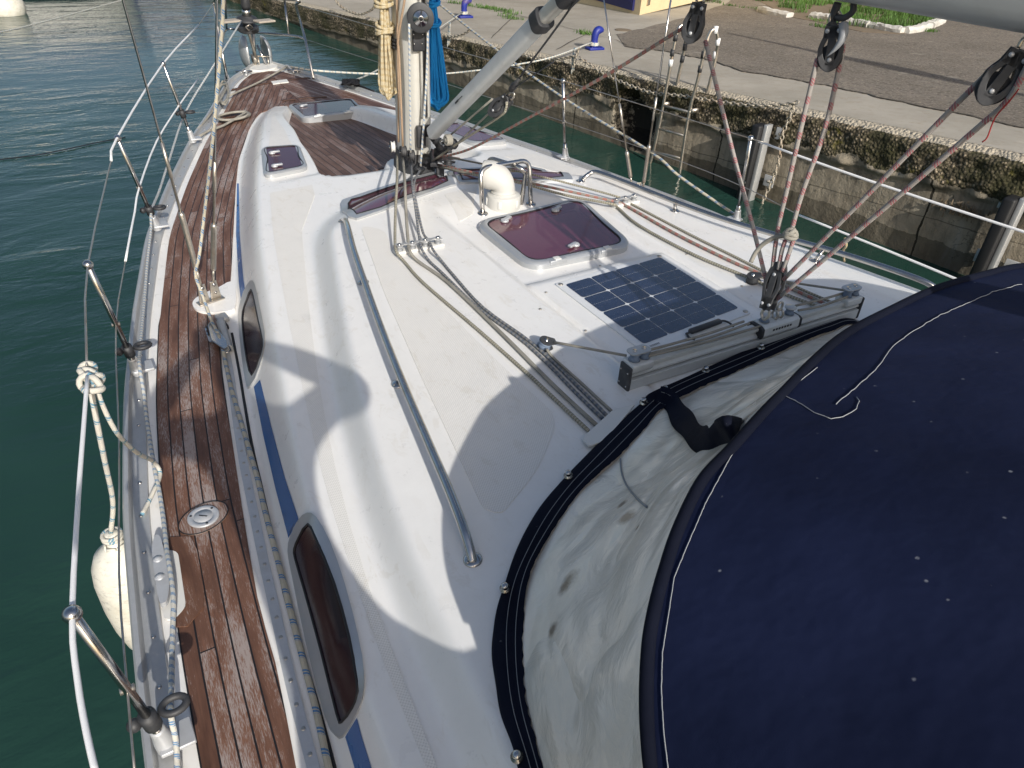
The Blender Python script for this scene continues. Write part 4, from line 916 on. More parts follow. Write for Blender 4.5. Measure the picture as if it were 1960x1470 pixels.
c = PY(801, 78, MY-.145); mb = MB(); box(mb, c, (.065, .022, .10), (.98, -.15, 0)); pl_ = mb.build('winch_bracket', 'black', mast, bevel=.005)
many('bracket_bolt', 'steel', pl_, [PY(a, b, MY-.160) for a, b in ((792, 66), (809, 66), (793, 84), (808, 84))], lambda mb: lathe(mb, (0, 0, 0), (0, -1, 0), [(.005, 0), (.003, .003)], 8))
c = PY(766, 82, MY); mb = MB(); box(mb, c, (.035, .05, .07)); cm = mb.build('halyard_cleat', 'alu_dull', mast, bevel=.004)
mb = MB()
for k in range(3): R = [c+Vector((-.015+.026*math.cos(a), .0+.034*math.sin(a), -.02+.018*k)) for a in np.linspace(0, 6.28, 14, endpoint=False)]; tube(mb, R, .008, 6, closed=True)
mb.build('cleat_lashing', 'blockgrey', cm)
for (px, py, sx, sz) in ((806, 262, .05, .12), (818, 250, .04, .06)):
    c = PY(px, py, MY-.15); mb = MB(); box(mb, c, (sx, .04, sz), (.95, -.3, 0)); mb.build('gooseneck_bracket' if sx < .045 else 'tack_bracket', 'black', mast, bevel=.006)
# turning blocks round the mast foot
def sheave_block(p, axis, up, r=.030, col='black', label='', sheave='blockgrey', group='turning blocks clustered at the mast foot'):
    o = thing('turning_block', label, 'block', p, group); axis = Vector(axis).normalized(); up = Vector(up); up = (up-axis*up.dot(axis)).normalized(); f = axis.cross(up)
    for s in (-1, 1):
        mb = MB(); pts = [p+axis*s*.012+f*(math.cos(a)*r*1.02)+up*(math.sin(a)*r*1.02) for a in np.linspace(-.2, math.pi+.2, 14)]+[p+axis*s*.012-f*r*.55-up*r*1.55, p+axis*s*.012+f*r*.55-up*r*1.55]
        prism(mb, pts, axis*s*.005); mb.build('cheek', col, o, smooth=False, bevel=.0015)
    mb = MB(); lathe(mb, p-axis*.010, axis, [(r*1.05, 0), (r*.8, .008), (r*.8, .012), (r*1.05, .020)], 22); mb.build('sheave', sheave, o)
    mb = MB(); lathe(mb, p-axis*.022, axis, [(.007, 0), (.007, .044)], 10); mb.build('axle', 'steel', o)
    return o
TB = [((752, 281), 'white_pl', (1, -.3, 0), 'turning block with a white sheave at the port edge of the mast foot'),
      ((772, 290), 'blockgrey', (1, -.2, 0), 'upright dark turning block just inboard of the white sheaved one'),
      ((787, 298), 'blockgrey', (1, -.15, 0), 'upright dark turning block directly in front of the mast foot')]
for px, shv, axx, lb in TB: sheave_block(PY(px[0], px[1], MY-.16), axx, (0, 0, 1), .030, 'black', lb, shv)
sheave_block(U(803, 322, .27), (.55, -.35, .75), (-.6, -.5, 0), .030, 'black', 'tilted turning block lying aft of the mast foot', 'blockgrey')
sheave_block(U(838, 316, .28), (.3, .4, .85), (-.9, 0, .2), .028, 'black', 'flat turning block on the starboard side of the mast foot', 'grey')
sheave_block(U(858, 314, .28), (.3, .5, .8), (-.9, .3, 0), .026, 'blockgrey', 'outermost starboard block beside the mast foot', 'black')
mb = MB(); c = Vector((MX+.02, MY-.17, .28)); random.seed(3)
for k in range(11):
    q = c+Vector((random.uniform(-.07, .12), random.uniform(-.05, .03), random.uniform(-.03, .16))); box(mb, q, (random.uniform(.02, .05), random.uniform(.015, .035), random.uniform(.025, .07)), (random.uniform(.6, 1), random.uniform(-.5, .5), 0), Z=(random.uniform(-.4, .4), random.uniform(-.4, .4), 1))
mb.build('foot_hardware', 'black', mast, bevel=.004)
mb = MB(); tube(mb, cat_rom([PY(820, 240, MY-.17), PY(828, 262, MY-.2), PY(838, 276, MY-.2), PY(846, 290, MY-.22)], 4), .02, 8); mb.build('vang_fork', 'black', mast)

# ------------------------------------------------------------------ boom with stowed sail
M['boomp'] = simple('boom_paint', (.42, .43, .42), .42, .25, .05, .04, 25, (.34, .33, .31, .4))
bz = 1.468; boom = thing('boom', 'grey aluminium boom crossing the upper right corner above the mainsheet blocks', 'boom', (0, 1.0, bz))
def bprof(w, hh, n=24): return [(w*math.copysign(abs(math.cos(a))**.6, math.cos(a)), hh+hh*math.copysign(abs(math.sin(a))**.6, math.sin(a))) for a in np.linspace(0, 2*math.pi, n, endpoint=False)]
mb = MB(); sweep(mb, [Vector((0, 3.74, bz-.01)), Vector((0, 1.5, bz)), Vector((0, -2.2, bz+.03))], Vector((0, 0, 1)), bprof(.055, .075)); mb.build('boom_tube', 'boomp', boom)
mb = MB(); sweep(mb, [Vector((0, 3.70, bz+.15)), Vector((0, 2.6, bz+.15)), Vector((0, -1.9, bz+.17))], Vector((0, 0, 1)), [(a*(1+.12*math.sin(b*31)), b) for a, b in bprof(.085, .12)])
tag(mb.build('stowed_mainsail', 'navy'), 'stowed mainsail in a navy bag lying along the top of the boom', 'sail')

# ------------------------------------------------------------------ vang strut and tackle
va, vbp, vc = PX(829, 254, 0), PX(1041, 34, 0), PX(1112, -36, 0)
vang = thing('vang_strut', 'thick grey telescopic vang strut rising from mast foot towards the boom', 'vang', va)
e = (vbp-va).normalized(); mb = MB(); sweep(mb, [va, vbp], Vector((1, 0, 0)), [(a, b-.034) for a, b in bprof(.036, .034)]); mb.build('outer_tube', 'alu_paint', vang, ang=50)
mb = MB(); sweep(mb, [vbp-e*.02, vc], Vector((1, 0, 0)), [(a, b-.026) for a, b in bprof(.028, .026)]); mb.build('inner_tube', 'mastp', vang, ang=50)
mb = MB(); sweep(mb, [vbp-e*.05, vbp-e*.01, vbp+e*.01], Vector((1, 0, 0)), [(a, b-.041) for a, b in bprof(.043, .041)]); mb.build('end_collar', 'black', vang, ang=50, bevel=.004)
mb = MB(); sweep(mb, [PX(1078, -2, 0), PX(1100, -24, 0)], Vector((1, 0, 0)), [(a, b-.038) for a, b in bprof(.040, .038)]); mb.build('top_fitting', 'black', vang, ang=50)
# maker's mark: small dark lettering band on the strut
mm = PX(884, 186, -.037); mb = MB()
for k in range(9): q = PX(872, 197, -.039)+e*(.010*k); box(mb, q, (.006, .002, .010 if k < 4 else .004), e, Z=e.cross(Vector((1, 0, 0)))); 
mb.build('maker_mark', 'black', vang, smooth=False)
def fiddle(name, label, px, axis, up, L=.105, wd=.046, group=None, mat='blockgrey', x=0., sheaves=((.0, .030),), n_ch=2):
    """flat oval block: two cheeks with slots, sheave, head pins"""
    c = PX(px[0], px[1], x) if not isinstance(px, Vector) else px; o = thing(name, label, 'block', c, group)
    ax = Vector(axis).normalized(); up = Vector(up); up = (up-ax*up.dot(ax)).normalized(); f = ax.cross(up)
    def ring(k, s):
        out = []
        for a in np.linspace(0, 2*math.pi, 26, endpoint=False):
            v = math.sin(a); wdt = wd*(1.0 if v < 0 else 1.0-.42*v); out.append(c+ax*s+f*math.cos(a)*wdt*.5*k+up*(v*L*.5*k))
        return out
    for s in (-1, 1):
        mb = MB(); R = ring(1, s*.011); I = [c+ax*s*.011+(p-c-ax*s*.011)*.62 for p in R]; n = 26
        vs = R+I+[p+ax*s*.007 for p in R]+[p+ax*s*.007 for p in I]
        fs = []
        for i in range(n): j = (i+1) % n; fs += [(i, j, n+j, n+i), (2*n+i, 3*n+i, 3*n+j, 2*n+j), (i, 2*n+i, 2*n+j, j), (n+i, n+j, 3*n+j, 3*n+i)]
        mb.add(vs, fs)
        rib = .011; prism(mb, [c+ax*s*.012-f*rib*.8+up*L*.45, c+ax*s*.012+f*rib*.8+up*L*.45, c+ax*s*.012+f*rib-up*L*.36, c+ax*s*.012-f*rib-up*L*.36], ax*s*.006)
        prism(mb, [c+ax*s*.012-f*wd*.32+up*L*.47, c+ax*s*.012+f*wd*.32+up*L*.47, c+ax*s*.012+f*wd*.36+up*L*.20, c+ax*s*.012-f*wd*.36+up*L*.20], ax*s*.006)
        ch = mb.build('cheek', mat, o, smooth=False, bevel=.0015)
        for a, b in ((-.22, .36), (.22, .36), (0, -.24)): mb = MB(); lathe(mb, c+ax*s*.017+f*a*wd+up*b*L, ax*s, [(.0058, 0), (.0052, .003), (.002, .004)], 12); mb.build('rivet', 'alu_dull', ch)
    mb = MB(); lathe(mb, c-up*L*.20-ax*.010, ax, [(wd*.50, 0), (wd*.40, .008), (wd*.40, .012), (wd*.50, .020)], 24); mb.build('sheave', 'black', o)
    mb = MB(); t0 = c+up*L*.48; tube(mb, cat_rom([t0-f*.010, t0-f*.012+up*.018, t0+up*.032, t0+f*.012+up*.018, t0+f*.010], 4), .0045, 8); mb.build('shackle', 'steel_dull', o)
    return o
vd = Vector((-.93, -.35, .15))
fiddle('vang_block', 'grey upper tackle block of the vang hanging below the strut', (957, 203), vd, PX(990, 158, 0)-PX(957, 203, 0), .135, .075, 'vang tackle blocks', 'blockgrey')
fiddle('vang_block', 'lower tackle block of the vang with a knotted rope end beside the mast foot', (862, 275), vd, PX(820, 262, 0)-PX(875, 280, 0), .085, .055, 'vang tackle blocks', 'black')
mb = MB(); ico(mb, PX(858, 268, -.03), .022, (1, 1, .8)); mb.add([], []); 
for k in range(3): q = PX(858, 268, -.03); tube(mb, [q+Vector((.010*k-.01+.0, .022*math.cos(a), .022*math.sin(a))) for a in np.linspace(0, 6.28, 12, endpoint=False)], .008, 6, closed=True)
tag(mb.build('rope_knot', 'r_grey'), 'tan stopper knot on the lower vang block', 'knot')
G = 'vang tackle lines'
rig('vang_line', 'uppermost grey vang line between the two tackle blocks', 'rope', [PX(858, 262, 0), PX(942, 190, 0)], .0052, 'r_grey', G)
rig('vang_line', 'middle grey vang line leading to the block sheave', 'rope', [PX(875, 275, 0), PX(948, 205, 0)], .0052, 'r_grey', G)
rig('vang_line', 'lower vang line passing the block and running down to the mast foot', 'rope', [PX(828, 308, 0), PX(880, 272, 0), PX(955, 224, 0), PX(968, 208, 0), PX(970, 195, 0)], .006, 'r_green', G)
rig('vang_pennant', 'thin grey wire pennant from the vang block up to the strut end', 'wire', [PX(992, 152, 0), PX(1094, 12, 0), PX(1108, -30, 0)], .0042, 'blockgrey')
mb = MB(); q0, q1 = PX(978, 172, 0), PX(994, 150, 0); tube(mb, [q0, q0.lerp(q1, .4), q0.lerp(q1, .6), q1], .012, 10, rr=[.013, .016, .010, .006]); tag(mb.build('pennant_terminal', 'black'), 'black tapered terminal at the lower end of the vang wire', 'terminal')
rig('reefing_line', 'thin dark line running from the vang terminal up behind the strut', 'rope', [PX(985, 168, 0), PX(1060, 118, 0), PX(1140, 82, 0)][:2], .0028, 'black')

# ------------------------------------------------------------------ mainsheet
UPA = Vector((-.80, -.55, .1))
fiddle('mainsheet_block', 'black mainsheet block hanging furthest forward under the boom', (1329, 44), UPA, PX(1342, -10, 0)-PX(1329, 44, 0), .118, .062, 'mainsheet blocks', 'blockgrey')
fiddle('mainsheet_block', 'black mainsheet block tied under the boom with grey tape above the kerb', (1591, 92), UPA, PX(1597, 40, 0)-PX(1590, 92, 0), .112, .062, 'mainsheet blocks', 'blockgrey')
fiddle('mainsheet_block', 'black mainsheet block tilted at the right edge of the view', (1916, 148), UPA, PX(1960, 95, 0)-PX(1915, 148, 0), .120, .066, 'mainsheet blocks', 'blockgrey')
fiddle('mainsheet_block', 'dark lower mainsheet block shackled to the traveller car', (1481, 548), (-.95, -.1, .25), PX(1472, 600, 0)-PX(1482, 540, 0), .155, .055, 'mainsheet blocks', 'blockgrey')
G = 'red flecked mainsheet parts'
S_ = lambda L: [PX(a, b, x) for a, b, x in L]
rig('mainsheet', 'foremost red flecked mainsheet fall from the first boom block to the traveller block', 'rope', S_([(1350, 78, .03), (1405, 300, .02), (1440, 430, .01), (1470, 552, 0)]), .0066, 'r_red', G)
rig('mainsheet', 'left hand mainsheet fall of the middle pair', 'rope', S_([(1565, 112, -.02), (1532, 250, -.02), (1509, 351, -.01), (1488, 445, 0), (1478, 520, 0)]), .0066, 'r_red', G)
rig('mainsheet', 'right hand mainsheet fall of the middle pair ending in the knot', 'rope', S_([(1614, 85, .02), (1608, 120, .02), (1578, 250, .01), (1536, 368, 0), (1514, 445, 0)]), .0066, 'r_red', G)
rig('mainsheet', 'left hand mainsheet fall slanting up to the right edge block', 'rope', S_([(1500, 535, 0), (1636, 398, 0), (1781, 250, 0), (1880, 150, 0), (1905, 128, 0)]), .0066, 'r_red', G)
rig('mainsheet', 'right hand mainsheet fall slanting up past the right edge block', 'rope', S_([(1488, 572, 0), (1670, 418, 0), (1865, 250, 0), (1930, 190, 0), (1975, 110, 0)]), .0066, 'r_red', G)
rig('mainsheet', 'long dark mainsheet lead from the mast foot up to the first boom block', 'rope', S_([(838, 302, .03), (900, 285, .02), (1000, 232, 0), (1150, 150, 0), (1313, 50, 0)]), .0062, 'r_redline', G)
k = PX(1513, 450, -.01); mb = MB()
for q, (ax_, r_) in enumerate((((0, 0, 1), .017), ((.5, .2, 1), .017), ((1, .5, .3), .016), ((-.4, .6, .8), .015))):
    A_ = Vector(ax_).normalized(); a_ = A_.orthogonal().normalized(); b_ = A_.cross(a_); tube(mb, [k+A_*.004*(q-1)+a_*math.cos(t)*r_+b_*math.sin(t)*r_ for t in np.linspace(0, 6.28, 14, endpoint=False)], .0066, 7, closed=True)
kn = tag(mb.build('sheet_knot', 'r_grey'), 'grey bowline knot on the mainsheet above the traveller block', 'knot')
rig('sheet_tail', 'grey rope tail curving left from the mainsheet knot', 'rope', S_([(1508, 450, -.01), (1485, 454, -.02), (1461, 467, -.03), (1446, 484, -.04), (1437, 502, -.05)]), .0068, 'r_grey')
rig('sheet_loop', 'left strand of the knot loop going down into the traveller block', 'rope', S_([(1503, 460, 0), (1496, 482, 0), (1490, 516, 0)]), .0064, 'r_red', 'knot loop strands')
rig('sheet_loop', 'right strand of the knot loop going down into the traveller block', 'rope', S_([(1519, 458, 0), (1510, 485, 0), (1498, 520, 0)]), .0064, 'r_red', 'knot loop strands')
mb = MB(); q = PX(1597, 30, 0); tube(mb, cat_rom([PX(1604, 5, 0), PX(1598, 22, 0), PX(1592, 40, 0), PX(1597, 55, 0), PX(1588, 42, -.01)], 4), .010, 8); tube(mb, cat_rom([PX(1634, 5, 0), PX(1632, 22, 0), PX(1616, 34, 0), PX(1600, 33, 0)], 4), .008, 8)
tag(mb.build('lashing', 'blockgrey'), 'dark webbing lashing holding the middle mainsheet block to the boom', 'lashing')
mb = MB(); tube(mb, cat_rom([PX(1614, 45, -.02), PX(1613, 70, -.03), PX(1600, 92, -.04), PX(1583, 108, -.05)], 4), .006, 5, rr=[.012]*3+list(np.linspace(.012, .001, 10))); tag(mb.build('tape_tail', 'grey'), 'frayed grey tape tail hanging over the middle mainsheet block', 'tape')
rig('whipping_thread', 'thin red thread hanging below the right edge block', 'thread', S_([(1950, 170, -.01), (1935, 190, -.01), (1905, 225, -.01), (1890, 262, -.01), (1880, 272, -.01)]), .0016, 'red')
# traveller
A, B = U(1203, 746, .335), U(1636, 607, .335); e = (B-A).normalized(); L = (B-A).length; up = Vector((0, 0, 1)); f = up.cross(e)
tv = thing('mainsheet_traveller', 'grey aluminium mainsheet traveller beam across the cabin top with two control ends', 'traveller', A.lerp(B, .5))
def trpro(w, a, b): return [(-w/2, a), (w/2, a), (w/2, b), (-w/2, b)]
mb = MB(); sweep(mb, [A+f*.02, B+f*.02], up, [(-.026, 0), (.026, 0), (.026, .038), (-.026, .038)]); mb.build('base_beam', 'alu_paint', tv, smooth=False, bevel=.002)
mb = MB(); sweep(mb, [A+f*.02, B+f*.02], up, [(-.012, .038), (.012, .038), (.012, .050), (-.012, .050)]); mb.build('beam_gap_shadow', 'rubber', tv, smooth=False)  # black filler paints the shadow line between base beam and track
mb = MB(); sweep(mb, [A+f*.02, B+f*.02], up, [(-.020, .046), (.020, .046), (.020, .054), (.009, .060), (.009, .068), (.017, .073), (.017, .084), (-.017, .084), (-.017, .073), (-.009, .068), (-.009, .060), (-.020, .054)]); mb.build('track', 'alu_paint', tv, smooth=False, bevel=.001)
for sg, q in ((-1, A), (1, B)):
    mb = MB(); box(mb, q+f*.02+up*.042+e*sg*.006, (.012, .058, .092), e); ec = mb.build('end_cap', 'blockgrey', tv, bevel=.008)
    for dz in (.015, .065):
        for df in (-.018, .018): mb = MB(); lathe(mb, q+f*(.02+df)+up*dz+e*sg*.012, e*sg, [(.004, 0), (.003, .002)], 8); mb.build('cap_screw', 'steel', ec)
def control_end(t, lab=None):
    c = A.lerp(B, t)+f*.02+up*.086; mb = MB(); box(mb, c-up*.004, (.085, .062, .030), e); ce = mb.build('control_end', 'alu_paint', tv, bevel=.006)
    mb = MB(); prism(mb, rnd_poly([c+e*a+f*b+up*.044 for a, b in ((-.045, -.022), (.035, -.022), (.035, .022), (-.045, .022))], .018, 5), up*.004); mb.build('sheave_plate', 'alu', ce, smooth=False)
    for d in (-.018, .022): mb = MB(); lathe(mb, c+up*.014+e*d, up, [(.020, 0), (.015, .010), (.015, .016), (.020, .026)], 20); mb.build('sheave', M.setdefault('bluegrey', simple('blue_grey_plastic', (.17, .22, .30), .4)), ce)
    mb = MB(); lathe(mb, c+up*.047-e*.022, up, [(.008, 0), (.008, .003)], 12); lathe(mb, c+up*.047+e*.016, up, [(.008, 0), (.008, .003)], 12); mb.build('sheave_bolt', 'steel', ce)
    return ce
control_end(.035); control_end(.955)
cc_ = A.lerp(B, .60)+f*.02; mb = MB(); sweep(mb, [cc_-e*.088, cc_+e*.088], up, [(-.033, .050), (-.036, .060), (-.034, .088), (-.022, .096), (.022, .096), (.034, .088), (.036, .060), (.033, .050)]); car = mb.build('traveller_car', 'alu_paint', tv, smooth=False, bevel=.002)
for s in (-1, 1): mb = MB(); sweep(mb, [cc_+e*s*.088, cc_+e*s*.100], up, [(-.033, .050), (-.036, .060), (-.034, .086), (-.022, .092), (.022, .092), (.034, .086), (.036, .060), (.033, .050)]); mb.build('car_buffer', 'black', car, smooth=False)
for k_ in range(7): mb = MB(); box(mb, cc_-e*(.042-.014*k_)+f*-.0355+up*.075, (.009, .0012, .008), e); mb.build('car_lettering', 'black', car, smooth=False)
for s in (-1, 1):
    c = cc_+e*s*.062+up*.100; mb = MB(); lathe(mb, c, up, [(.019, 0), (.014, .008), (.014, .014), (.019, .022)], 20); mb.build('sheave', 'bluegrey', car)
    mb = MB(); lathe(mb, c+up*.022, up, [(.021, 0), (.021, .004), (.008, .006)], 20); mb.build('sheave_cap', 'alu', car)
mb = MB(); c = cc_+up*.112
for s in (-1, 1): tube(mb, [c+e*.012*s+f*math.cos(a)*.014+up*math.sin(a)*.016 for a in np.linspace(0, 6.28, 14, endpoint=False)], .0045, 7, closed=True)
tube(mb, [c+up*.030+e*math.cos(a)*.013+up*math.sin(a)*.018 for a in np.linspace(0, 6.28, 14, endpoint=False)], .0045, 7, closed=True); mb.build('shackle', 'steel_dull', car)
G = 'traveller control lines'
def tl(t, df, dz): return A.lerp(B, t)+f*(.02+df)+up*dz
rig('control_line', 'forward control line of the port half of the traveller', 'rope', [tl(.06, .015, .108), tl(.3, .016, .102), tl(.47, .02, .106)], .0046, 'r_grey', G)
rig('control_line', 'middle control line of the port half of the traveller', 'rope', [tl(.07, .0, .104), tl(.3, .0, .097), tl(.48, .004, .104)], .0046, 'r_grey', G)
rig('control_line', 'aft control line of the port half of the traveller', 'rope', [tl(.06, -.014, .108), tl(.3, -.016, .096), tl(.52, -.012, .090)], .0046, 'r_grey', G)
rig('control_line', 'forward control line of the starboard half of the traveller', 'rope', [tl(.70, .017, .110), tl(.85, .017, .103), tl(.95, .014, .106)], .0046, 'r_grey', G)
rig('control_line', 'aft control line of the starboard half of the traveller', 'rope', [tl(.69, -.008, .106), tl(.8, -.010, .097), tl(.94, -.010, .104)], .0046, 'r_grey', G)
pb = over(1043, 658, .022); sheave_block(pb, (.2, -.25, .95), (-1, .25, 0), .024, 'blockgrey', 'small grey control line block on the port side of the cabin top', 'bluegrey', 'traveller lead blocks')
sb = over(1440, 533, .022); sheave_block(sb, (-.2, -.1, .95), (-1, .5, 0), .024, 'black', 'small black control line block on the starboard side of the cabin top', 'blockgrey', 'traveller lead blocks')
rig('control_line', 'control line between the port lead block and the traveller end', 'rope', [pb+Vector((.02, .0, .004)), tl(.01, .03, .100)], .0048, 'r_grey', G)
rig('control_line', 'control line between the starboard lead block and the traveller end', 'rope', [sb+Vector((.02, .0, .004)), U(1530, 543, .38), tl(.955, .02, .108)], .0048, 'r_grey', G)

# ------------------------------------------------------------------ halyards and deck lines
G = 'lines led aft along the cabin top'
def deckline(label, air, deck, r, mat):
    P = [PX(a, b, x) if m == 'x' else (PY(a, b, x) if m == 'y' else over(a, b, x)) for a, b, x, m in air]+[over(a, b, r*1.3) for a, b in deck]
    return rig('halyard', label, 'rope', P, r, mat, G, sm=4)
ym = MY-.165
deckline('outermost port halyard, plain grey, passing the port organiser', [(760, 296, ym, 'y'), (760, 343, .12, 'h'), (757, 404, .07, 'h'), (756, 462, .035, 'h'), (759, 482, .028, 'h')], [(775, 502), (811, 542), (916, 632), (1002, 708), (1060, 762), (1126, 824)], .0062, 'r_green')
deckline('second port halyard, fuzzy grey, passing the port organiser', [(771, 302, ym, 'y'), (775, 353, .12, 'h'), (777, 404, .07, 'h'), (781, 460, .035, 'h'), (784, 480, .028, 'h')], [(800, 500), (859, 542), (964, 642), (1059, 737), (1142, 814)], .0070, 'r_grey')
deckline('navy flecked halyard, left of the twin pair', [(787, 312, ym, 'y'), (789, 353, .12, 'h'), (796, 404, .07, 'h'), (803, 458, .035, 'h'), (808, 478, .028, 'h')], [(822, 500), (849, 525), (916, 590), (1011, 661), (1107, 756), (1153, 801)], .0058, 'r_navy')
deckline('navy flecked halyard, right of the twin pair', [(806, 322, .07, 'h'), (792, 353, .11, 'h'), (800, 404, .07, 'h'), (810, 446, .035, 'h'), (821, 461, .032, 'h'), (830, 480, .028, 'h')], [(848, 503), (869, 528), (926, 590), (1021, 659), (1117, 750), (1163, 797)], .0058, 'r_navy')
deckline('short grey control line beside the twin navy halyards', [(1046, 668, .02, 'h')], [(1060, 686), (1107, 728), (1150, 768), (1172, 788)], .0050, 'r_grey')
deckline('lower greenish line to the starboard organiser', [(838, 318, .05, 'h'), (900, 333, .045, 'h'), (983, 347, .04, 'h'), (1084, 374, .035, 'h'), (1169, 390, .03, 'h')], [(1182, 397), (1224, 432), (1329, 488), (1430, 530), (1500, 562), (1580, 592)], .0068, 'r_green')
deckline('red flecked line between the two starboard deck lines', [(838, 315, .06, 'h'), (900, 329, .05, 'h'), (1022, 352, .04, 'h'), (1169, 384, .03, 'h')], [(1193, 391), (1298, 450), (1400, 500), (1451, 522), (1520, 555), (1590, 586)], .0068, 'r_redline')
deckline('outermost starboard line, thin and greenish', [(858, 301, .09, 'h'), (900, 309, .08, 'h'), (983, 326, .06, 'h'), (1084, 350, .04, 'h'), (1187, 378, .03, 'h')], [(1202, 387), (1329, 453), (1400, 488), (1469, 523), (1530, 552), (1600, 582)], .0056, 'r_green')
G = 'halyards running up the mast'
rig('halyard', 'tan halyard at the port edge of the mast', 'rope', [PY(763, 272, ym+.05), PY(762, 120, ym+.1), PY(758, -60, ym+.12)], .0062, 'r_tan', G)
rig('halyard', 'second tan halyard crossing up over the mast face', 'rope', [PY(771, 280, ym), PY(764, 110, ym+.03), PY(762, 75, ym+.03), PY(776, -10, ym-.02), PY(780, -60, ym)], .0062, 'r_tan', G)
rig('halyard', 'navy flecked white halyard running up to the mast winch', 'rope', [PY(786, 292, ym-.01), PY(784, 150, ym-.02), PY(783, 45, ym-.05)], .0060, 'r_white', G)
rig('halyard', 'blue flecked white halyard on the starboard side of the sail groove', 'rope', [PY(805, 318, ym-.03), PY(812, 220, ym-.03), PY(818, 100, ym-.02), PY(819, -60, ym)], .0060, 'r_white', G)
# clutch cover plate
mb = MB(); P = rnd_poly([over(a, b, .012) for a, b in ((1113, 842), (1172, 788), (1216, 776), (1160, 845), (1128, 858))], .012, 4); prism(mb, P, (0, 0, .008)); mb.build('clutch_cover', 'white_pl', Y, smooth=False, bevel=.002)

# coils hung on the mast
def coil(name, label, path, r, mat, n, spread, wraps, depth, px0):
    o = thing(name, label, 'rope coil', px0); random.seed(len(label))
    for k in range(n):
        P = []; a = (k/(n-1)-.5)*2; dz = random.uniform(-1, 1)
        (tx, ty), (bx, by) = path; hw = spread*max(.08, abs(a)**.8); bl_ = by-random.uniform(0, 14)-8*abs(a)
        for t in np.linspace(0, 1, 9):
            w_ = (math.sin(t*math.pi*.5)**1.2)*hw*(.5+.5*t); P.append((tx-w_*.9+bx*0+(bx-tx)*t-3*a, ty+(bl_-ty)*t))
        Q2 = [(2*(tx+(bx-tx)*((y-ty)/(bl_-ty)))-x-6*a, y) for x, y in P[::-1]]
        mid = [(P[-1][0]*.6+Q2[0][0]*.4, bl_+9), (P[-1][0]*.4+Q2[0][0]*.6, bl_+9)]
        pts = [PY(x, y, depth+.012*dz+.02*math.sin(i*.5+k)) for i, (x, y) in enumerate(P+mid+Q2)]
        mb = MB(); tube(mb, cat_rom(pts, 3), r, 6); tag(mb.build('rope_loop', mat, o))
    for wy, ws, wn in wraps:
        mb = MB()
        for q in range(wn):
            c = PY(path[0][0]+(path[1][0]-path[0][0])*((wy-path[0][1])/(path[1][1]-path[0][1])), wy+q*5.2, depth); R = [c+Vector((math.cos(t)*ws, math.sin(t)*.045, .012*math.sin(t+q))) for t in np.linspace(0, 6.28, 18, endpoint=False)]; tube(mb, R, r*1.05, 6, closed=True)
        mb.build('wrapping', mat, o)
    return o
cc0 = coil('rope_coil', 'cream rope coil hanging on the port side of the mast', ((733, -40), (743, 182)), .0082, 'r_cream', 19, 15, ((2, .048, 2), (48, .046, 4)), MY+.02, PY(733, 0, MY+.02))
cc1 = coil('rope_coil', 'bright blue rope coil hanging on the starboard side of the mast', ((824, -45), (838, 203)), .0084, 'r_azure', 23, 18, ((0, .038, 3), (40, .038, 2)), MY+.03, PY(824, 0, MY+.03))

# ------------------------------------------------------------------ shrouds and sheets
def shroud(label, a, b, group, m1, m2, r=.0045):
    """wire from deck point a to b with a turnbuckle between fractions m1 and m2 (metres from a)"""
    e = (b-a).normalized(); o = thing('shroud', label, 'shroud', a, group)
    mb = MB(); tube(mb, [a, a+e*m1], .0065, 8); mb.build('lower_screw', 'steel_dull', o)
    mb = MB(); tube(mb, [a+e*(m1-.01), a+e*m1, a+e*(m1+.02), a+e*(m2-.02), a+e*m2, a+e*(m2+.012)], .0125, 12, rr=[.009, .0125, .012, .012, .0135, .009]); mb.build('turnbuckle', 'steel_dull', o)
    mb = MB(); tube(mb, [a+e*m2, a+e*(m2+.16), a+e*(m2+.161), a+e*(m2+.30)], .006, 8, rr=[.0055, .0055, .008, .0075]); mb.build('upper_screw', 'steel_dull', o)
    mb = MB(); tube(mb, [a+e*(m2+.28), b], r, 7); mb.build('wire', 'steel', o)
    return o
G = 'mast shrouds'
b0 = PX(235, 0, -1.42); b1 = PX(415, 0, -1.15); a0 = CPp+Vector((-.028, -.01, .10)); a1 = CPp+Vector((.028, .01, .10))
shroud('port cap shroud leaning across the open water at the left', a0, a0+(b0-a0)*2.2, G, .10, .34); shroud('port lower shroud standing upright over the teak deck', a1, a1+(b1-a1)*1.6, G, .08, .30)
c0 = CPs+Vector((-.03, 0, .10)); c1 = CPs+Vector((.03, 0, .10))
shroud('starboard lower shroud left of the quay ladder', U(1209, 352, .10), PX(1156, 0, 1.05)*1.0, G, .05, .20); shroud('starboard cap shroud in front of the quay ladder', U(1231, 358, .08), PX(1284, 0, 1.3), G, .04, .26, .0055)
G = 'blue flecked headsail sheets'
cr0 = H(425, 640)
rig('headsail_sheet', 'thick blue flecked sheet rising from the port track block beside the shrouds', 'rope', [PX(428, -30, -1.15), PX(424, 60, -1.17), PX(408, 255, -1.25), PX(392, 400, -1.31), U(381, 490, .30), U(374, 525, .22), U(388, 567, .13), U(404, 612, .065), U(418, 640, .05)], .0070, 'r_blue', G)
rig('headsail_sheet', 'blue flecked sheet lying along the track beside the cabin side', 'rope', [U(418, 640, .05), U(427, 668, .03)]+[over(a, b, .012) for a, b in ((431, 690), (443, 744), (457, 792), (475, 853), (493, 917), (506, 973), (518, 1020), (536, 1089), (557, 1173), (580, 1262), (605, 1358), (627, 1460), (645, 1540))], .0085, 'r_blue', G)
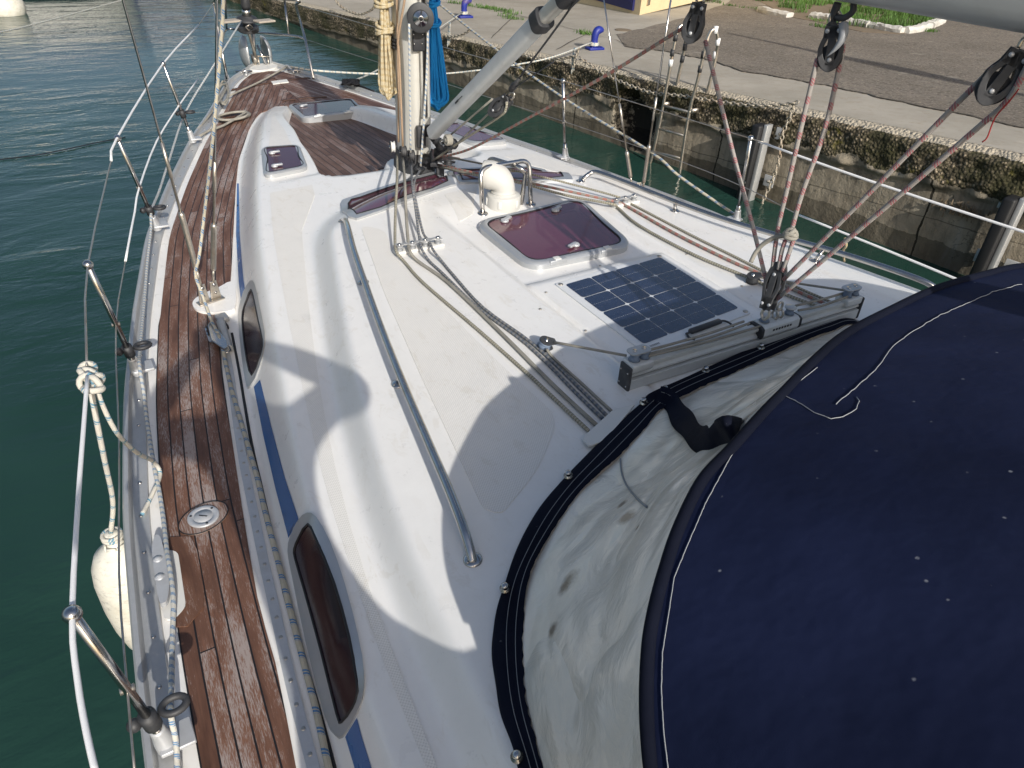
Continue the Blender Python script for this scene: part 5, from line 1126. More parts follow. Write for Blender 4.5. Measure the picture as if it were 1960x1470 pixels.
rig('headsail_sheet', 'blue flecked sheet crossing from behind the vang down to the starboard rail', 'rope', [PX(800, -25, 1.12), PX(831, 0, 1.15), PX(953, 97, 1.2), PX(1081, 189, 1.28), PX(1246, 291, 1.40), PX(1300, 337, 1.45), U(1405, 410, .06)], .0085, 'r_blue', G)
# sheet lead block on the port track
q = H(412, 640); lb = thing('sheet_lead_block', 'polished sheet lead block on its car at the forward end of the port track', 'block', q)
mb = MB(); P = [over(a, b, .04) for a, b in ((398, 625), (404, 618), (412, 626), (434, 655), (436, 668), (430, 672), (405, 655))]; prism(mb, P, (0, 0, .010)); mb.build('cheek', 'steel', lb, smooth=False, bevel=.003)
mb = MB(); P = [over(a, b, .015) for a, b in ((392, 630), (400, 622), (410, 630), (428, 655), (424, 664), (400, 655))]; prism(mb, P, (0, 0, .006)); mb.build('lower_cheek', 'steel', lb, smooth=False, bevel=.002)
for px in ((403, 632), (412, 647)): mb = MB(); lathe(mb, over(px[0], px[1], .022), (0, 0, 1), [(.018, 0), (.013, .006), (.013, .010), (.018, .017)], 18); mb.build('sheave', 'black', lb)
mb = MB(); sweep(mb, [over(423, 618, .012), over(434, 655, .012), over(438, 670, .012)], Vector((0, 0, 1)), [(-.018, -.01), (-.018, .012), (-.010, .022), (.010, .022), (.018, .012), (.018, -.01)]); mb.build('car', 'alu', lb, smooth=False, bevel=.002)
mb = MB(); box(mb, over(425, 608, .012), (.05, .06, .02), (1, .1, 0)); mb.build('end_stop', 'alu', lb, bevel=.006)
mb = MB(); box(mb, over(427, 624, .014), (.038, .05, .024), (1, .1, 0)); mb.build('buffer', 'black', lb, bevel=.006)
mb = MB(); q = over(434, 672, .02); tube(mb, [q+Vector((-.016, 0, 0)), q+Vector((-.014, .02, .012)), q+Vector((.014, .02, .012)), q+Vector((.016, 0, 0)), q+Vector((0, -.012, 0)), q+Vector((-.016, 0, 0))], .004, 6); mb.build('pin_stop', 'steel', lb)
# furling line along the port rail
fl_ = [(PY(462, 40, 7.25)), U(411, 122, .34), U(356, 213, .15), U(324, 306, .10), U(305, 365, .10), U(290, 403, .14), U(289, 439, .10), U(282, 503, .07), U(276, 580, .06), U(268, 669, .10), U(267, 700, .13), U(276, 757, .08), U(282, 808, .05), U(296, 897, .04), U(304, 935, .03), U(312, 986, .03), U(319, 1050, .05), U(324, 1080, .06), U(332, 1144, .06), U(330, 1224, .05), U(328, 1320, .08), U(327, 1368, .13), U(336, 1416, .08), U(340, 1480, .05), U(342, 1550, .05)]
rig('furling_line', 'white furling line with blue flecks threaded along the port stanchion feet', 'rope', fl_, .0068, 'r_white')
# ------------------------------------------------------------------ guard wires
def wire(label, pts, r, mat, group): return rig('guard_wire', label, 'guard wire', pts, r, mat, group, 8, 3)
tops = {k: v[1] for k, v in ST.items()}; mids = {k: v[0].lerp(v[1], .47) for k, v in ST.items()}
G = 'bare guard wires'; GS_ = 'white sleeved guard wires'
wire('white sleeve on the upper port wire at the two foremost stanchions', [U(380, 48, .575), tops['1'], tops['2']+Vector((0, 0, .005)), U(213, 308, .56)], .0054, 'sleeve', GS_)
wire('bare upper port wire from the pulpit to the sleeve', [U(408, 8, .56), U(380, 48, .575)], .003, 'steel_dull', G)
wire('bare upper port wire above open water up to the second stanchion cap', [U(213, 306, .56), tops['3'], U(166, 700, .565)], .0032, 'steel_dull', G)
wire('white sleeve on the upper port wire nearest the camera', [U(168, 712, .566), U(159, 830, .57), U(150, 950, .57), tops['4'], U(148, 1300, .57), U(165, 1400, .57), U(188, 1500, .57)], .0054, 'sleeve', GS_)
wire('white sleeve on the lower port wire between the two foremost stanchions', [U(379, 151, .30), mids['1'], U(300, 270, .28), mids['2'], U(258, 405, .28), U(251, 440, .28), U(240, 500, .27)], .0050, 'sleeve', GS_)
wire('thin bare lower port wire beside the hanging fender', [U(240, 500, .27), mids['3'], U(228, 850, .28), U(228, 1100, .29), mids['4'], U(258, 1480, .29)], .0026, 'steel_dull', G)
sa, sb_ = ST['a'], ST['b']; ta = lambda p: p
wire('bare upper starboard wire in front of the quay wall', [U(566, 8, .56), U(838, 87, .57), sa[1], sb_[1], U(1458, 272, .57)], .003, 'steel_dull', G)
wire('white sleeve on the upper starboard wire in front of the quay wall', [U(1452, 271, .57), U(1670, 348, .57), U(1960, 444, .57), U(2100, 490, .57)], .0060, 'sleeve', GS_)
wire('bare lower starboard wire just above the water', [U(586, 76, .30), U(856, 161, .30), U(1077, 232, .30), U(1300, 308, .30), U(1428, 360, .30), U(1534, 414, .30)], .0026, 'steel_dull', G)
wire('white sleeve on the lower starboard wire above the dark water', [U(1530, 412, .30), U(1680, 472, .30), U(1835, 536, .30), U(1960, 590, .30)], .0060, 'sleeve', GS_)
rig('guard_lashing', 'cream cord lashing knotted round the lower starboard wire', 'cord', [U(1617, 455, .31), U(1620, 470, .28), U(1614, 480, .22), U(1616, 500, .12)], .0055, 'r_cream')
# ------------------------------------------------------------------ fender on its rope
ft = U(227, 1024, -.13); zb = -.13
while zb > -1.0:
    if project_y(ft.x, ft.y, zb) > 1240 if False else False: break
    zb -= .02
    d = Vector((ft.x-.01, ft.y, zb))-CAM
    if 735-F*(d.dot(cu)/d.dot(cf)) > 1236: break
Lf = ft.z-zb; rf = .118
fen = thing('fender', 'scuffed white inflatable fender hanging outboard of the port toe rail', 'fender', ft)
fen_x = Vector((-.018, 0, 0))
mb = MB(); t0 = ft+fen_x; prof = [(.022, 0), (.024, .03), (.045, .045), (.076, .075), (.094, .12), (.102, .18)]
pf = prof+[(.103, Lf*.50), (.096, Lf*.68), (.080, Lf*.84), (.054, Lf*.94), (.03, Lf*.99), (.008, Lf)]
def fendm():
    mt, t = mk('scuffed_fender'); v = t.co(); s = t.n('SeparateXYZ', {0: v}); n = t.noise(v, 12, 6, .75); n2 = t.noise(t.co(scale=(1, 1, 2.2)), 26, 5, .8, .8)
    c = t.mix(t.ramp(n, (.4, 0.), (.7, 1.)), (.66, .64, .56), (.52, .49, .40)); c = t.mix(t.m('MULTIPLY', t.ramp(n2, (.54, 0.), (.66, 1.)), .5), c, (.20, .20, .18))
    t.P(Base_Color=c, Roughness=.45, Normal=t.bump(n, .1, .01)); return mt
M['fender'] = fendm(); lathe(mb, t0, (0, 0, -1), pf, 36); mb.build('fender_body', 'fender', fen)
mb = MB()
for a in np.linspace(0, 6.28, 6, endpoint=False): box(mb, t0+Vector((math.cos(a)*.03, math.sin(a)*.03, -.055)), (.006, .03, .06), (math.cos(a), math.sin(a), 0), Z=(math.cos(a)*.5, math.sin(a)*.5, -1))
lathe(mb, t0+Vector((0, 0, .02)), (0, 0, -1), [(.018, 0), (.024, .012), (.022, .03)], 18); mb.build('fender_eye', 'fender', fen)
mb = MB()
for dz in (0, .012): tube(mb, [t0+Vector((math.cos(a)*.028, math.sin(a)*.028, .012-dz)) for a in np.linspace(0, 6.28, 16, endpoint=False)], .0065, 6, closed=True)
mb.build('rope_loop', 'r_plain', fen)
kp = U(172, 728, .53)
rig('fender_line', 'cream fender line falling straight from the guard wire knot to the fender', 'rope', [kp, U(180, 780, .46), U(200, 880, .25), U(216, 960, .03), t0+Vector((0, 0, .02))], .0078, 'r_plain', 'fender ropes')
rig('fender_line', 'cream rope tail draped from the guard wire knot onto the deck edge', 'rope', [kp+Vector((.01, 0, 0)), U(196, 775, .45), U(225, 830, .33), U(262, 866, .20), U(292, 882, .09), U(306, 902, .04), U(303, 922, .03), U(296, 936, .03), U(284, 962, .02), U(272, 984, .02)], .0070, 'r_plain', 'fender ropes')
mb = MB(); random.seed(5)
for (px, py, ax_, r_) in ((168, 705, (0, 1, .2), .017), (172, 716, (.6, .7, .3), .020), (163, 722, (1, .2, .3), .022), (170, 733, (.2, 1, -.3), .022), (182, 735, (.9, .5, 0), .021), (178, 744, (.2, .3, 1), .022), (186, 728, (-.5, .8, .3), .016)):
    c = U(px, py, .545); A_ = Vector(ax_).normalized(); a_ = A_.orthogonal().normalized(); b_ = A_.cross(a_); tube(mb, [c+a_*math.cos(t)*r_+b_*math.sin(t)*r_ for t in np.linspace(0, 6.28, 14, endpoint=False)], .0085, 7, closed=True)
tag(mb.build('fender_knot', 'r_plain'), 'cream clove hitch knot tied round the upper port guard wire', 'knot')
# ------------------------------------------------------------------ coils and mooring lines at the bow
mb = MB(); c = H(450, 222)
P = []
for i in range(60):
    a = i/60*2*math.pi*4; k = .85+.15*math.sin(i*.4); P.append(U(449+34*math.cos(a)*k, 221-4*math.cos(a)+8*math.sin(a)*k, .02+.012*(i/60)*2+.004*math.sin(3*a)))
P += [U(428, 240, .03), U(400, 250, .03), U(380, 262, .03)]
rig('rope_coil', 'flattened grey rope coil lying on the teak by the port rail', 'rope coil', P, .0095, 'r_grey', sm=2)
P = []
for i in range(48): a = i/48*2*math.pi*5; P.append(U(428+9*math.cos(a), 178+20*math.sin(a)+3*math.sin(i), .04+.02*math.sin(i*.7)))
P += [U(412, 205, .05), U(395, 228, .03), U(378, 248, .03)]
rig('rope_coil', 'grey rope bundled round the port bow cleat', 'rope coil', P, .0085, 'r_grey', sm=2)
G = 'mooring lines'
rig('mooring_line', 'grey mooring line stretched across the bow teak from fairlead to port rail', 'rope', [U(550, 127, .05), U(500, 155, .03), U(437, 184, .04)], .0085, 'r_grey', G)
bol1, bol2 = Q(890, 34), Q(1138, 95)
rig('mooring_line', 'white mooring line from the bow fairlead behind the mast to the right bollard', 'rope', [U(552, 127, .05), U(604, 135, .04), U(680, 140, -.02), U(760, 142, -.05), PX(849, 141, 2.6), PX(920, 134, 3.0), PX(980, 125, 3.4), PX(1055, 110, 3.9), bol2+Vector((-.05, 0, .10))], .010, 'r_plain', G)
rig('mooring_line', 'white mooring line from the black line bundle to the left bollard', 'rope', [U(672, 157, .04), PX(728, 131, 1.6), PX(800, 82, 2.6), bol1+Vector((-.04, 0, .10))], .009, 'r_plain', G)
P = []
for i in range(70): a = i*.9; P.append(U(668+14*math.sin(a*1.3)+i*.1, 157+5*math.cos(a*1.7), .05+.03*math.sin(a*.9)))
P += [U(690, 165, .04), U(703, 170, .04), U(716, 175, .04)]
rig('rope_coil', 'black rope bundle knotted on the starboard bow rail', 'rope coil', P, .0085, 'r_black', sm=2)
# ------------------------------------------------------------------ sprayhood
spx = [(1268, 1620), (1255, 1530), (1243, 1450), (1237, 1350), (1240, 1250), (1250, 1180), (1270, 1100), (1300, 1010), (1345, 920), (1400, 860), (1440, 815), (1475, 777), (1500, 752), (1560, 690), (1620, 640), (1700, 597), (1790, 555), (1880, 528), (1960, 511)]
shz = [.68, .72, .74, .76, .78, .795, .81, .825, .845, .86, .865, .87, .87, .87, .865, .855, .845, .83, .81]
hoop3 = [U(a, b, z) for (a, b), z in zip(spx, shz)]
last = hoop3[-1]; hoop3 += [Vector((x, y, z)) for x, y, z in ((.85, .80, .79), (1.02, .68, .76), (1.17, .5, .71), (1.25, .35, .66), (1.29, .2, .58))]
hoop3 = cat_rom(hoop3, 4)
base_px = [(1040, 1620), (1010, 1530), (988, 1450), (960, 1370), (947, 1290), (945, 1210), (955, 1150), (975, 1090), (1005, 1020), (1050, 950), (1090, 905), (1150, 845), (1225, 775), (1250, 750), (1330, 716), (1400, 684), (1480, 650), (1560, 625), (1620, 613)]
in_px = [(1090, 1620), (1055, 1530), (1030, 1450), (1007, 1360), (998, 1270), (1000, 1180), (1015, 1100), (1050, 1030), (1100, 955), (1140, 915), (1180, 880), (1230, 825), (1265, 785), (1310, 760), (1370, 730), (1430, 703), (1520, 664), (1590, 636), (1640, 622)]
sh = thing('sprayhood', 'navy canvas sprayhood with cloudy vinyl windows and white stitching over the companionway', 'sprayhood', (0, .3, .35))
B0 = [over(a, b, .006) for a, b in base_px]; B1 = [over(a, b, .018) for a, b in in_px]
def mirror_ext(L):
    xs = [-.9, -1.0]; e = L[-1]
    return L+[Vector((.72, 1.22, h(.72, 1.22)+(L[0].z-h(L[0].x, L[0].y)))), Vector((.95, 1.05, h(.95, 1.05)+.01)), Vector((1.15, .8, h(1.15, .8)+.01)), Vector((1.25, .5, h(1.25, .5)+.01)), Vector((1.28, .2, h(1.28, .2)+.01))]
B0m = mirror_ext(B0); B1m = mirror_ext(B1)
B1m = [p if i < len(B1) else p-Vector((.05, .05, 0)) for i, p in enumerate(B1m)]
H_ = [hoop3[min(i*4, len(hoop3)-1)] for i in range(24)]
B0c, B1c, Hc = cat_rom(B0m, 8), cat_rom(B1m, 8), cat_rom(H_, 8); nu = len(B0c)
mb = MB(); vs = []
for i in range(nu):
    a, b = B0c[i], B1c[i]; wob = .0018*math.sin(i*.21)+.0012*math.sin(i*.57)
    o_ = (a-b); o_.z = 0; o_.normalize(); fr = .0
    for t, dz in ((-.02, -.006), (0, .004), (.08, .010), (.35, .011), (.6, .008), (.85, .009), (1, .008)):
        p = a.lerp(b, t)+o_*(wob if t < .1 else .0)+(-o_*random.uniform(0, .005) if t == 1 else Vector()); vs.append(p+Vector((0, 0, dz+.003*math.sin(i*.23+t*3))))
mb.add(vs, grid_faces(nu, 7)); mb.build('canvas_border', 'navy_dark', sh)
# vinyl window: rises from the border then folds up to the hoop
NV = 44; vs = []
for i in range(nu):
    a, b = B1c[i], Hc[i]
    for k in range(NV):
        t = k/(NV-1); p = a.lerp(b, t); up_ = b.z-a.z
        z = a.z+up_*(.30*t+.70*t**1.9)-.0
        n1 = mn.fractal(Vector((p.x*4.2+t, p.y*4.2, 3)), 1., 2., 3)*.020*math.sin(math.pi*t)
        n2 = abs(mn.noise(Vector((i*.055+t*2.2, t*5.5-i*.03, 1.5))))*(.018+.05*t*t)*math.sin(math.pi*t)
        vs.append(Vector((p.x, p.y, max(z, h(p.x, p.y)+.012)+n1+n2-.01*math.sin(math.pi*t))))
bvv = BVHTree.FromPolygons([tuple(v) for v in vs], grid_faces(nu, NV)); stn = []
for px, py, r_ in ((1197, 990, .032), (1190, 965, .018), (1088, 1108, .036), (1078, 1125, .028), (1430, 800, .045), (1395, 812, .030), (1220, 1010, .012), (1058, 1205, .02)):
    ht = bvv.ray_cast(CAM, ray(px, py).normalized(), 9)
    if ht[0]: stn.append((tuple(ht[0]), r_))
M['vinyl'] = vinyl(stn)
mb = MB(); mb.add(vs, grid_faces(nu, NV)); vy = mb.build('vinyl_window', 'vinyl', sh)
# canopy
NC = 40; vs = []
for i in range(nu):
    a = Hc[i]; xx = a.x/1.3
    bq = Vector((a.x*1.03, -1.0+.10*(a.y-.3), a.z+.10*(1-xx*xx)+.19))
    for k in range(NC):
        t = k/(NC-1); p = a.lerp(bq, t); bul = .055*math.sin(math.pi*min(t*1.05, 1))*(1-.4*abs(xx))
        wr = mn.fractal(Vector((p.x*2.2, p.y*2.2, 7)), 1, 2, 3)*.012*min(1, t*6)
        vs.append(p+Vector((0, 0, bul+wr))+Vector((xx*.02*math.sin(math.pi*t), 0, 0)))
mb = MB(); mb.add(vs, grid_faces(nu, NC)); cn = mb.build('canopy', 'navy', sh)
if cn.data.polygons[100].normal.z < 0: cn.data.flip_normals()
for sg in (0, -1):
    # side curtains down to the coaming
    row = vs[:NC] if sg == 0 else vs[-NC:]; mb = MB(); q = []
    for k in range(0, NC): p = row[k]; q += [p, Vector((p.x*1.03, p.y, p.z*.5+.16)), Vector((p.x*1.06, p.y, .30))]
    mb.add(q, grid_faces(NC, 3)); mb.build('side_curtain', 'navy', sh)
mb = MB(); tube(mb, [p+Vector((0, 0, .002)) for p in Hc], .011, 10); mb.build('hoop_sleeve', 'navy_dark', sh)
bv = BVHTree.FromPolygons([tuple(v) for v in vs], grid_faces(nu, NC)); vv_ = [tuple(v.co) for v in vy.data.vertices]; bvv = BVHTree.FromPolygons(vv_, grid_faces(nu, NV))
def on(bvh, px, py, off=.002):
    d = ray(px, py).normalized(); hit = bvh.ray_cast(CAM, d, 12)
    if hit[0] is None: return None
    n = hit[1]; n = n if n.dot(d) < 0 else -n; return hit[0]+n*off
def stitch(px, bvh, r=.0013, zig=0., par=sh, name='stitching', mat='thread'):
    L = []
    for i in range(len(px)-1):
        (a, b), (c, d) = px[i], px[i+1]; k = max(2, int(math.hypot(c-a, d-b)/7))
        for j in range(k): L.append((a+(c-a)*j/k+random.uniform(-zig, zig), b+(d-b)*j/k+random.uniform(-zig, zig)))
    P = [p for p in (on(bvh, *q) for q in L) if p]
    if len(P) > 2: mb = MB(); tube(mb, P, r, 5); mb.build(name, mat, par)
stitch([(1283, 1500), (1280, 1470), (1271, 1393), (1267, 1321), (1269, 1250), (1280, 1179), (1291, 1107), (1314, 1050), (1353, 960), (1420, 838), (1497, 758), (1570, 700)], bv, .0009, .4)
stitch([(1600, 775), (1636, 745), (1675, 711), (1705, 668), (1740, 640), (1800, 604), (1850, 583), (1900, 560), (1962, 543)], bv, .0009, .9)
stitch([(1498, 757), (1529, 772), (1559, 791), (1590, 803), (1614, 800), (1639, 785), (1645, 769), (1633, 754)], bv, .0009, .9)
# border stitching and studs
for tq in (.45, .78):
    P = [a.lerp(b, tq)+Vector((0, 0, .0165+.003*math.sin(i*.23+tq*3))) for i, (a, b) in enumerate(zip(B0c, B1c))]; mb = MB(); tube(mb, P, .0009, 4); mb.build('stitching', 'grey', sh)
studs = [(1273, 746), (1232, 769), (1088, 909), (967, 1125), (990, 1447), (1351, 708), (1457, 664)]
many('stud', 'steel', sh, [over(a, b, .026) for a, b in studs], lambda mb: lathe(mb, (0, 0, -.004), (-.2, -.1, 1), [(.013, 0), (.013, .003), (.007, .005), (.007, .010), (.009, .012), (.008, .018), (.003, .020)], 16))
# loose zip flap
fp = [(1262, 760), (1284, 778), (1303, 802), (1322, 826), (1345, 845), (1368, 851), (1392, 843), (1415, 834), (1436, 822), (1450, 812)]; FP = []
for a, b in fp:
    p = on(bvv, a, b, .014) or over(a, b, .03); FP.append(p)
FP[0] = over(1258, 757, .034); FPc = cat_rom(FP, 8); vs2 = []
for i, p in enumerate(FPc):
    t = FPc[min(i+1, len(FPc)-1)]-FPc[max(i-1, 0)]; v = (p-CAM).normalized(); s = t.cross(v).normalized(); wd = .030+.004*math.sin(i*.4)
    for k, d_ in ((-1, 0), (-.5, .010), (0, .004), (.5, .012), (1, 0)): vs2.append(p+s*wd*k-v*(d_+.006*math.sin(i*.55+k)))
mb = MB(); mb.add(vs2, grid_faces(len(FPc), 5)); fl2 = mb.build('zip_flap', 'navy_dark', sh); fl2.modifiers.new('thick', 'SOLIDIFY').thickness = .004
for k in (1, 3): mb = MB(); tube(mb, [vs2[i*5+k]-(vs2[i*5+k]-CAM).normalized()*.003 for i in range(len(FPc))], .0010, 4); mb.build('stitching', 'thread', fl2)
# cable seen through the vinyl
mb = MB(); P = [on(bvv, a, b, .003) for a, b in ((1180, 862), (1188, 880), (1190, 905), (1200, 930), (1220, 955), (1240, 972))]; tube(mb, cat_rom([p for p in P if p], 4), .0028, 6); mb.build('window_cord', 'grey', sh)
# ================================================================== QUAY FURNITURE
def bollard(c, label, sc=1., rotz=0.):
    o = thing('bollard', label, 'bollard', c, 'blue iron bollards on the quay edge'); R = Matrix.Rotation(rotz, 3, 'Z')
    mb = MB(); box(mb, c+Vector((0, 0, .02*sc)), (.26*sc, .17*sc, .04*sc), R @ Vector((1, -.1, 0))); mb.build('base_plate', 'bluepaint', o, bevel=.010)
    mb = MB(); P = [c+Vector((-.02*sc, 0, .03*sc)), c+Vector((-.02*sc, 0, .13*sc)), c+Vector((-.015*sc, 0, .21*sc)), c+R @ Vector((.015*sc, 0, .265*sc)), c+R @ Vector((.07*sc, 0, .275*sc)), c+R @ Vector((.12*sc, 0, .265*sc))]
    tube(mb, cat_rom(P, 4), .05*sc, 18, rr=[np.interp(i/20, [0, .2, .5, .7, .85, 1], [.062, .052, .058, .060, .050, .030])*sc for i in range(21)]); mb.build('horn', 'bluepaint', o)
    mb = MB()
    for dz in (.07, .085, .10): tube(mb, [c+Vector((-.02*sc+math.cos(a)*.066*sc, math.sin(a)*.066*sc, dz*sc)) for a in np.linspace(0, 6.28, 14, endpoint=False)], .009, 6, closed=True)
    tag(mb.build('rope_turns', 'r_plain'), label.replace('blue iron bollard', 'white rope turns round the blue bollard'), 'rope', 'rope turns on the bollards')
    for dx in (-.09, .09):
        mb = MB(); lathe(mb, c+R @ Vector((dx*sc, -.05*sc, .04*sc)), (0, 0, 1), [(.015, 0), (.015, .01)], 6); mb.build('bolt', 'bluepaint', o)
bollard(bol1, 'blue iron bollard furthest away behind the blue rope coil', 1.0); bollard(bol2, 'blue iron bollard to the right of the vang strut', .92)
# joints in the quay concrete and the dark gap along the asphalt
for nm, L, wd in (('slab_joint', [(700, -14), (790, -2), (862, 6), (950, 20), (1040, 42), (1110, 60), (1180, 78), (1200, 88)], .022), ('slab_joint', [(985, 30), (962, 52), (940, 75)], .02), ('slab_joint', [(1130, 62), (1098, 78), (1065, 96)], .02),
                  ('asphalt_edge', ap[:41], .035)):
    P = [Q(a, b, .011) for a, b in jag(L, 1.2, 4)]; mb = MB(); vs = []
    for i, p in enumerate(P):
        t = P[min(i+1, len(P)-1)]-P[max(i-1, 0)]; t.z = 0; t.normalize(); n_ = Vector((t.y, -t.x, 0)); w_ = wd*random.uniform(.3, 1.1); vs += [p+n_*w_/2, p-n_*w_/2]
    mb.add(vs, [(2*i, 2*i+1, 2*i+3, 2*i+2) for i in range(len(P)-1)]); tag(mb.build(nm, M.setdefault('joint', simple('dark_joint', (.06, .052, .04), .95, 0, .3, .5, 30)), smooth=False), kind='structure')
# chains
def chain(label, pts, r=.0065, link=.050):
    P = cat_rom(pts, 12); L = [0]
    for i in range(1, len(P)): L.append(L[-1]+(P[i]-P[i-1]).length)
    n = int(L[-1]/(link*.78)); mb = MB(); k = 0
    for i in range(n):
        s = (i+.5)*link*.78
        while k < len(P)-2 and L[k+1] < s: k += 1
        t = (s-L[k])/max(1e-6, L[k+1]-L[k]); c = P[k].lerp(P[k+1], t); e = (P[k+1]-P[k]).normalized(); a = e.orthogonal().normalized()
        if i % 2: a = e.cross(a)
        a = (a+e.cross(a)*.4).normalized(); tube(mb, [c+e*math.cos(q)*link*.5+a*math.sin(q)*link*.28 for q in np.linspace(0, 6.28, 10, endpoint=False)], r, 5, closed=True)
    return tag(mb.build('chain', 'chain'), label, 'chain', 'chains hung along the quay wall')
Wc = lambda L, off=.10: [WL(a, b, off) for a, b in L]
chain('chain looping low on the far wall above the cream rope coil', Wc([(640, -4), (650, 10), (670, 22), (690, 27), (712, 18), (722, 4)]), .009, .07)
chain('chain swag on the wall between the blue coil and the vang', Wc([(835, 62), (860, 70), (885, 66), (903, 55)]), .008, .06)
chain('chain swag on the coping behind the mooring line right of the vang', Wc([(985, 92), (1010, 108), (1040, 114), (1070, 113), (1105, 106)]), .008, .06)
chain('short chain end hanging below the right bollard', Wc([(1108, 92), (1104, 105), (1100, 118), (1096, 132)]), .007, .055)
chain('chain running from the right bollard down to the broken hole in the wall', Wc([(1108, 110), (1130, 124), (1150, 138), (1185, 155)]), .008, .06)
chain('chain hanging in front of the dark hole and behind the ladder', Wc([(1185, 155), (1215, 167), (1250, 178), (1300, 183), (1345, 190)], .13), .008, .06)
chain('chain fixed along the coping right of the ladder', Wc([(1345, 190), (1400, 198), (1460, 203), (1518, 198), (1530, 190)], .12), .008, .06)
chain('chain hanging down the wall beside the grey fender post', Wc([(1520, 198), (1512, 225), (1500, 250), (1494, 280), (1490, 310), (1478, 345), (1463, 378), (1452, 410)], .10), .008, .06)
for px, n_ in (((862, 50), 5), ((1100, 100), 3)):
    c = WL(px[0], px[1], .06); mb = MB()
    for k in range(n_): tube(mb, cat_rom([c+Vector((0, .01*k, .05)), c+Vector((-.01, .015*k, -.08)), c+Vector((-.01*k, .012*k-.02, -.22-.02*k))], 3), .006, 5)
    tag(mb.build('frayed_rope', 'r_plain'), 'frayed white rope end hanging over the coping near the %s bollard' % ('left' if n_ == 5 else 'right'), 'rope', 'frayed rope ends on the coping')
# ladder
la = thing('quay_ladder', 'steel ladder with taped hand hoops hooked over the quay edge', 'ladder', WL(1270, 340, .14))
def lrail(front, rear, hoop_):
    mb = MB(); P = [WL(a, b, .16) for a, b in front]+[WL(a, b, off) for a, b, off in hoop_]+[WL(a, b, -.02) for a, b in rear]
    tube(mb, cat_rom(P, 4), .019, 10); return mb.build('rail', 'steel_dull', la)
r1 = lrail([(1233, 352), (1252, 285), (1270, 200), (1285, 116)], [(1308, 105), (1298, 150), (1289, 198)], [(1295, 68, .14), (1302, 50, .10), (1311, 52, .05), (1312, 78, .0)])
r2 = lrail([(1300, 340), (1308, 285), (1320, 213), (1336, 151), (1349, 95)], [(1372, 100), (1362, 145), (1345, 208)], [(1356, 70, .14), (1364, 57, .11), (1371, 60, .06), (1374, 78, .02)])
for a, b in (((1270, 202), (1322, 215)), ((1261, 246), (1311, 260)), ((1251, 290), (1304, 303)), ((1241, 330), (1297, 342))):
    mb = MB(); tube(mb, [WL(*a, .16), WL(*b, .16)], .016, 8); mb.build('rung', 'steel_dull', la)
for a, b in (((1270, 200), (1290, 197)), ((1322, 213), (1346, 208))):
    mb = MB(); box(mb, WL(*a, .16).lerp(WL(*b, -.0), .5), (.17, .03, .05), WL(*b, -.02)-WL(*a, .16)); mb.build('stand_off', 'steel_dull', la)
for (a, b, off, mt) in ((1293, 72, .16, 'black'), (1287, 101, .16, 'black'), (1284, 120, .16, 'sleeve'), (1311, 90, 0, 'black'), (1306, 113, 0, 'black'), (1346, 105, .16, 'black'), (1340, 132, .16, 'black'), (1370, 57, .08, 'sleeve'), (1374, 80, .02, 'sleeve'), (1369, 105, -.02, 'sleeve')):
    c = WL(a, b, off); mb = MB(); tube(mb, [c+Vector((0, 0, -.035)), c+Vector((0, 0, .035))], .024, 8); mb.build('tape_band', mt, la)
# fender posts bolted to the wall
def post(px, lab, wpx, plates):
    (a, b), (c, d) = px; t, bt = WL(a, b, .07), WL(c, d, .07); bt = Vector((t.x, t.y, WATER-.2)); t2 = t; o = thing('fender_post', lab, 'fender post', bt, 'rubber faced fender posts bolted to the quay wall')
    mb = MB(); box(mb, (t2+bt)/2-QT*.02-QN*.05, (.045, .10, (t2-bt).length), QT); mb.build('channel', 'alu', o, bevel=.006)
    mb = MB(); box(mb, (t2+bt)/2+QT*.055-QN*.075, (.10, .17, (t2-bt).length-.02), QT); mb.build('rubber_strip', 'rubber', o, bevel=.02)
    for k in plates:
        for sg in (-1.9, 1.6):
            mb = MB(); c_ = Vector((t.x, t.y, 0))+QT*(.07*sg); c_.z = k; c_ += QN*.045; box(mb, c_-QN*.012, (.12, .014, .12), QT); pq = mb.build('bracket', 'alu_dull', o, bevel=.003)
            mb = MB(); lathe(mb, c_-QN*.02, -QN, [(.018, 0), (.018, .012)], 6); mb.build('bolt', 'steel_dull', pq)
post(((1474, 236), (1440, 372)), 'grey and black fender post right of the ladder', .1, (-.42, -.92)); post(((1962, 375), (1900, 530)), 'grey and black fender post at the right edge of the wall', .1, (-.42, -.92))
lp = thing('lamp_post', 'slim grey lamp post standing on the quay outside the right edge of the view', 'lamp post', (7.32, 1.6, .02))
mb = MB(); lathe(mb, (7.32, 1.6, .0), (0, 0, 1), [(.12, 0), (.12, .35), (.08, .40), (.07, 1.5), (.11, 1.6), (.17, 2.2), (.12, 2.9), (.06, 3.1), (.045, 3.9), (.03, 4.0)], 16); mb.build('post', 'steel_dull', lp)
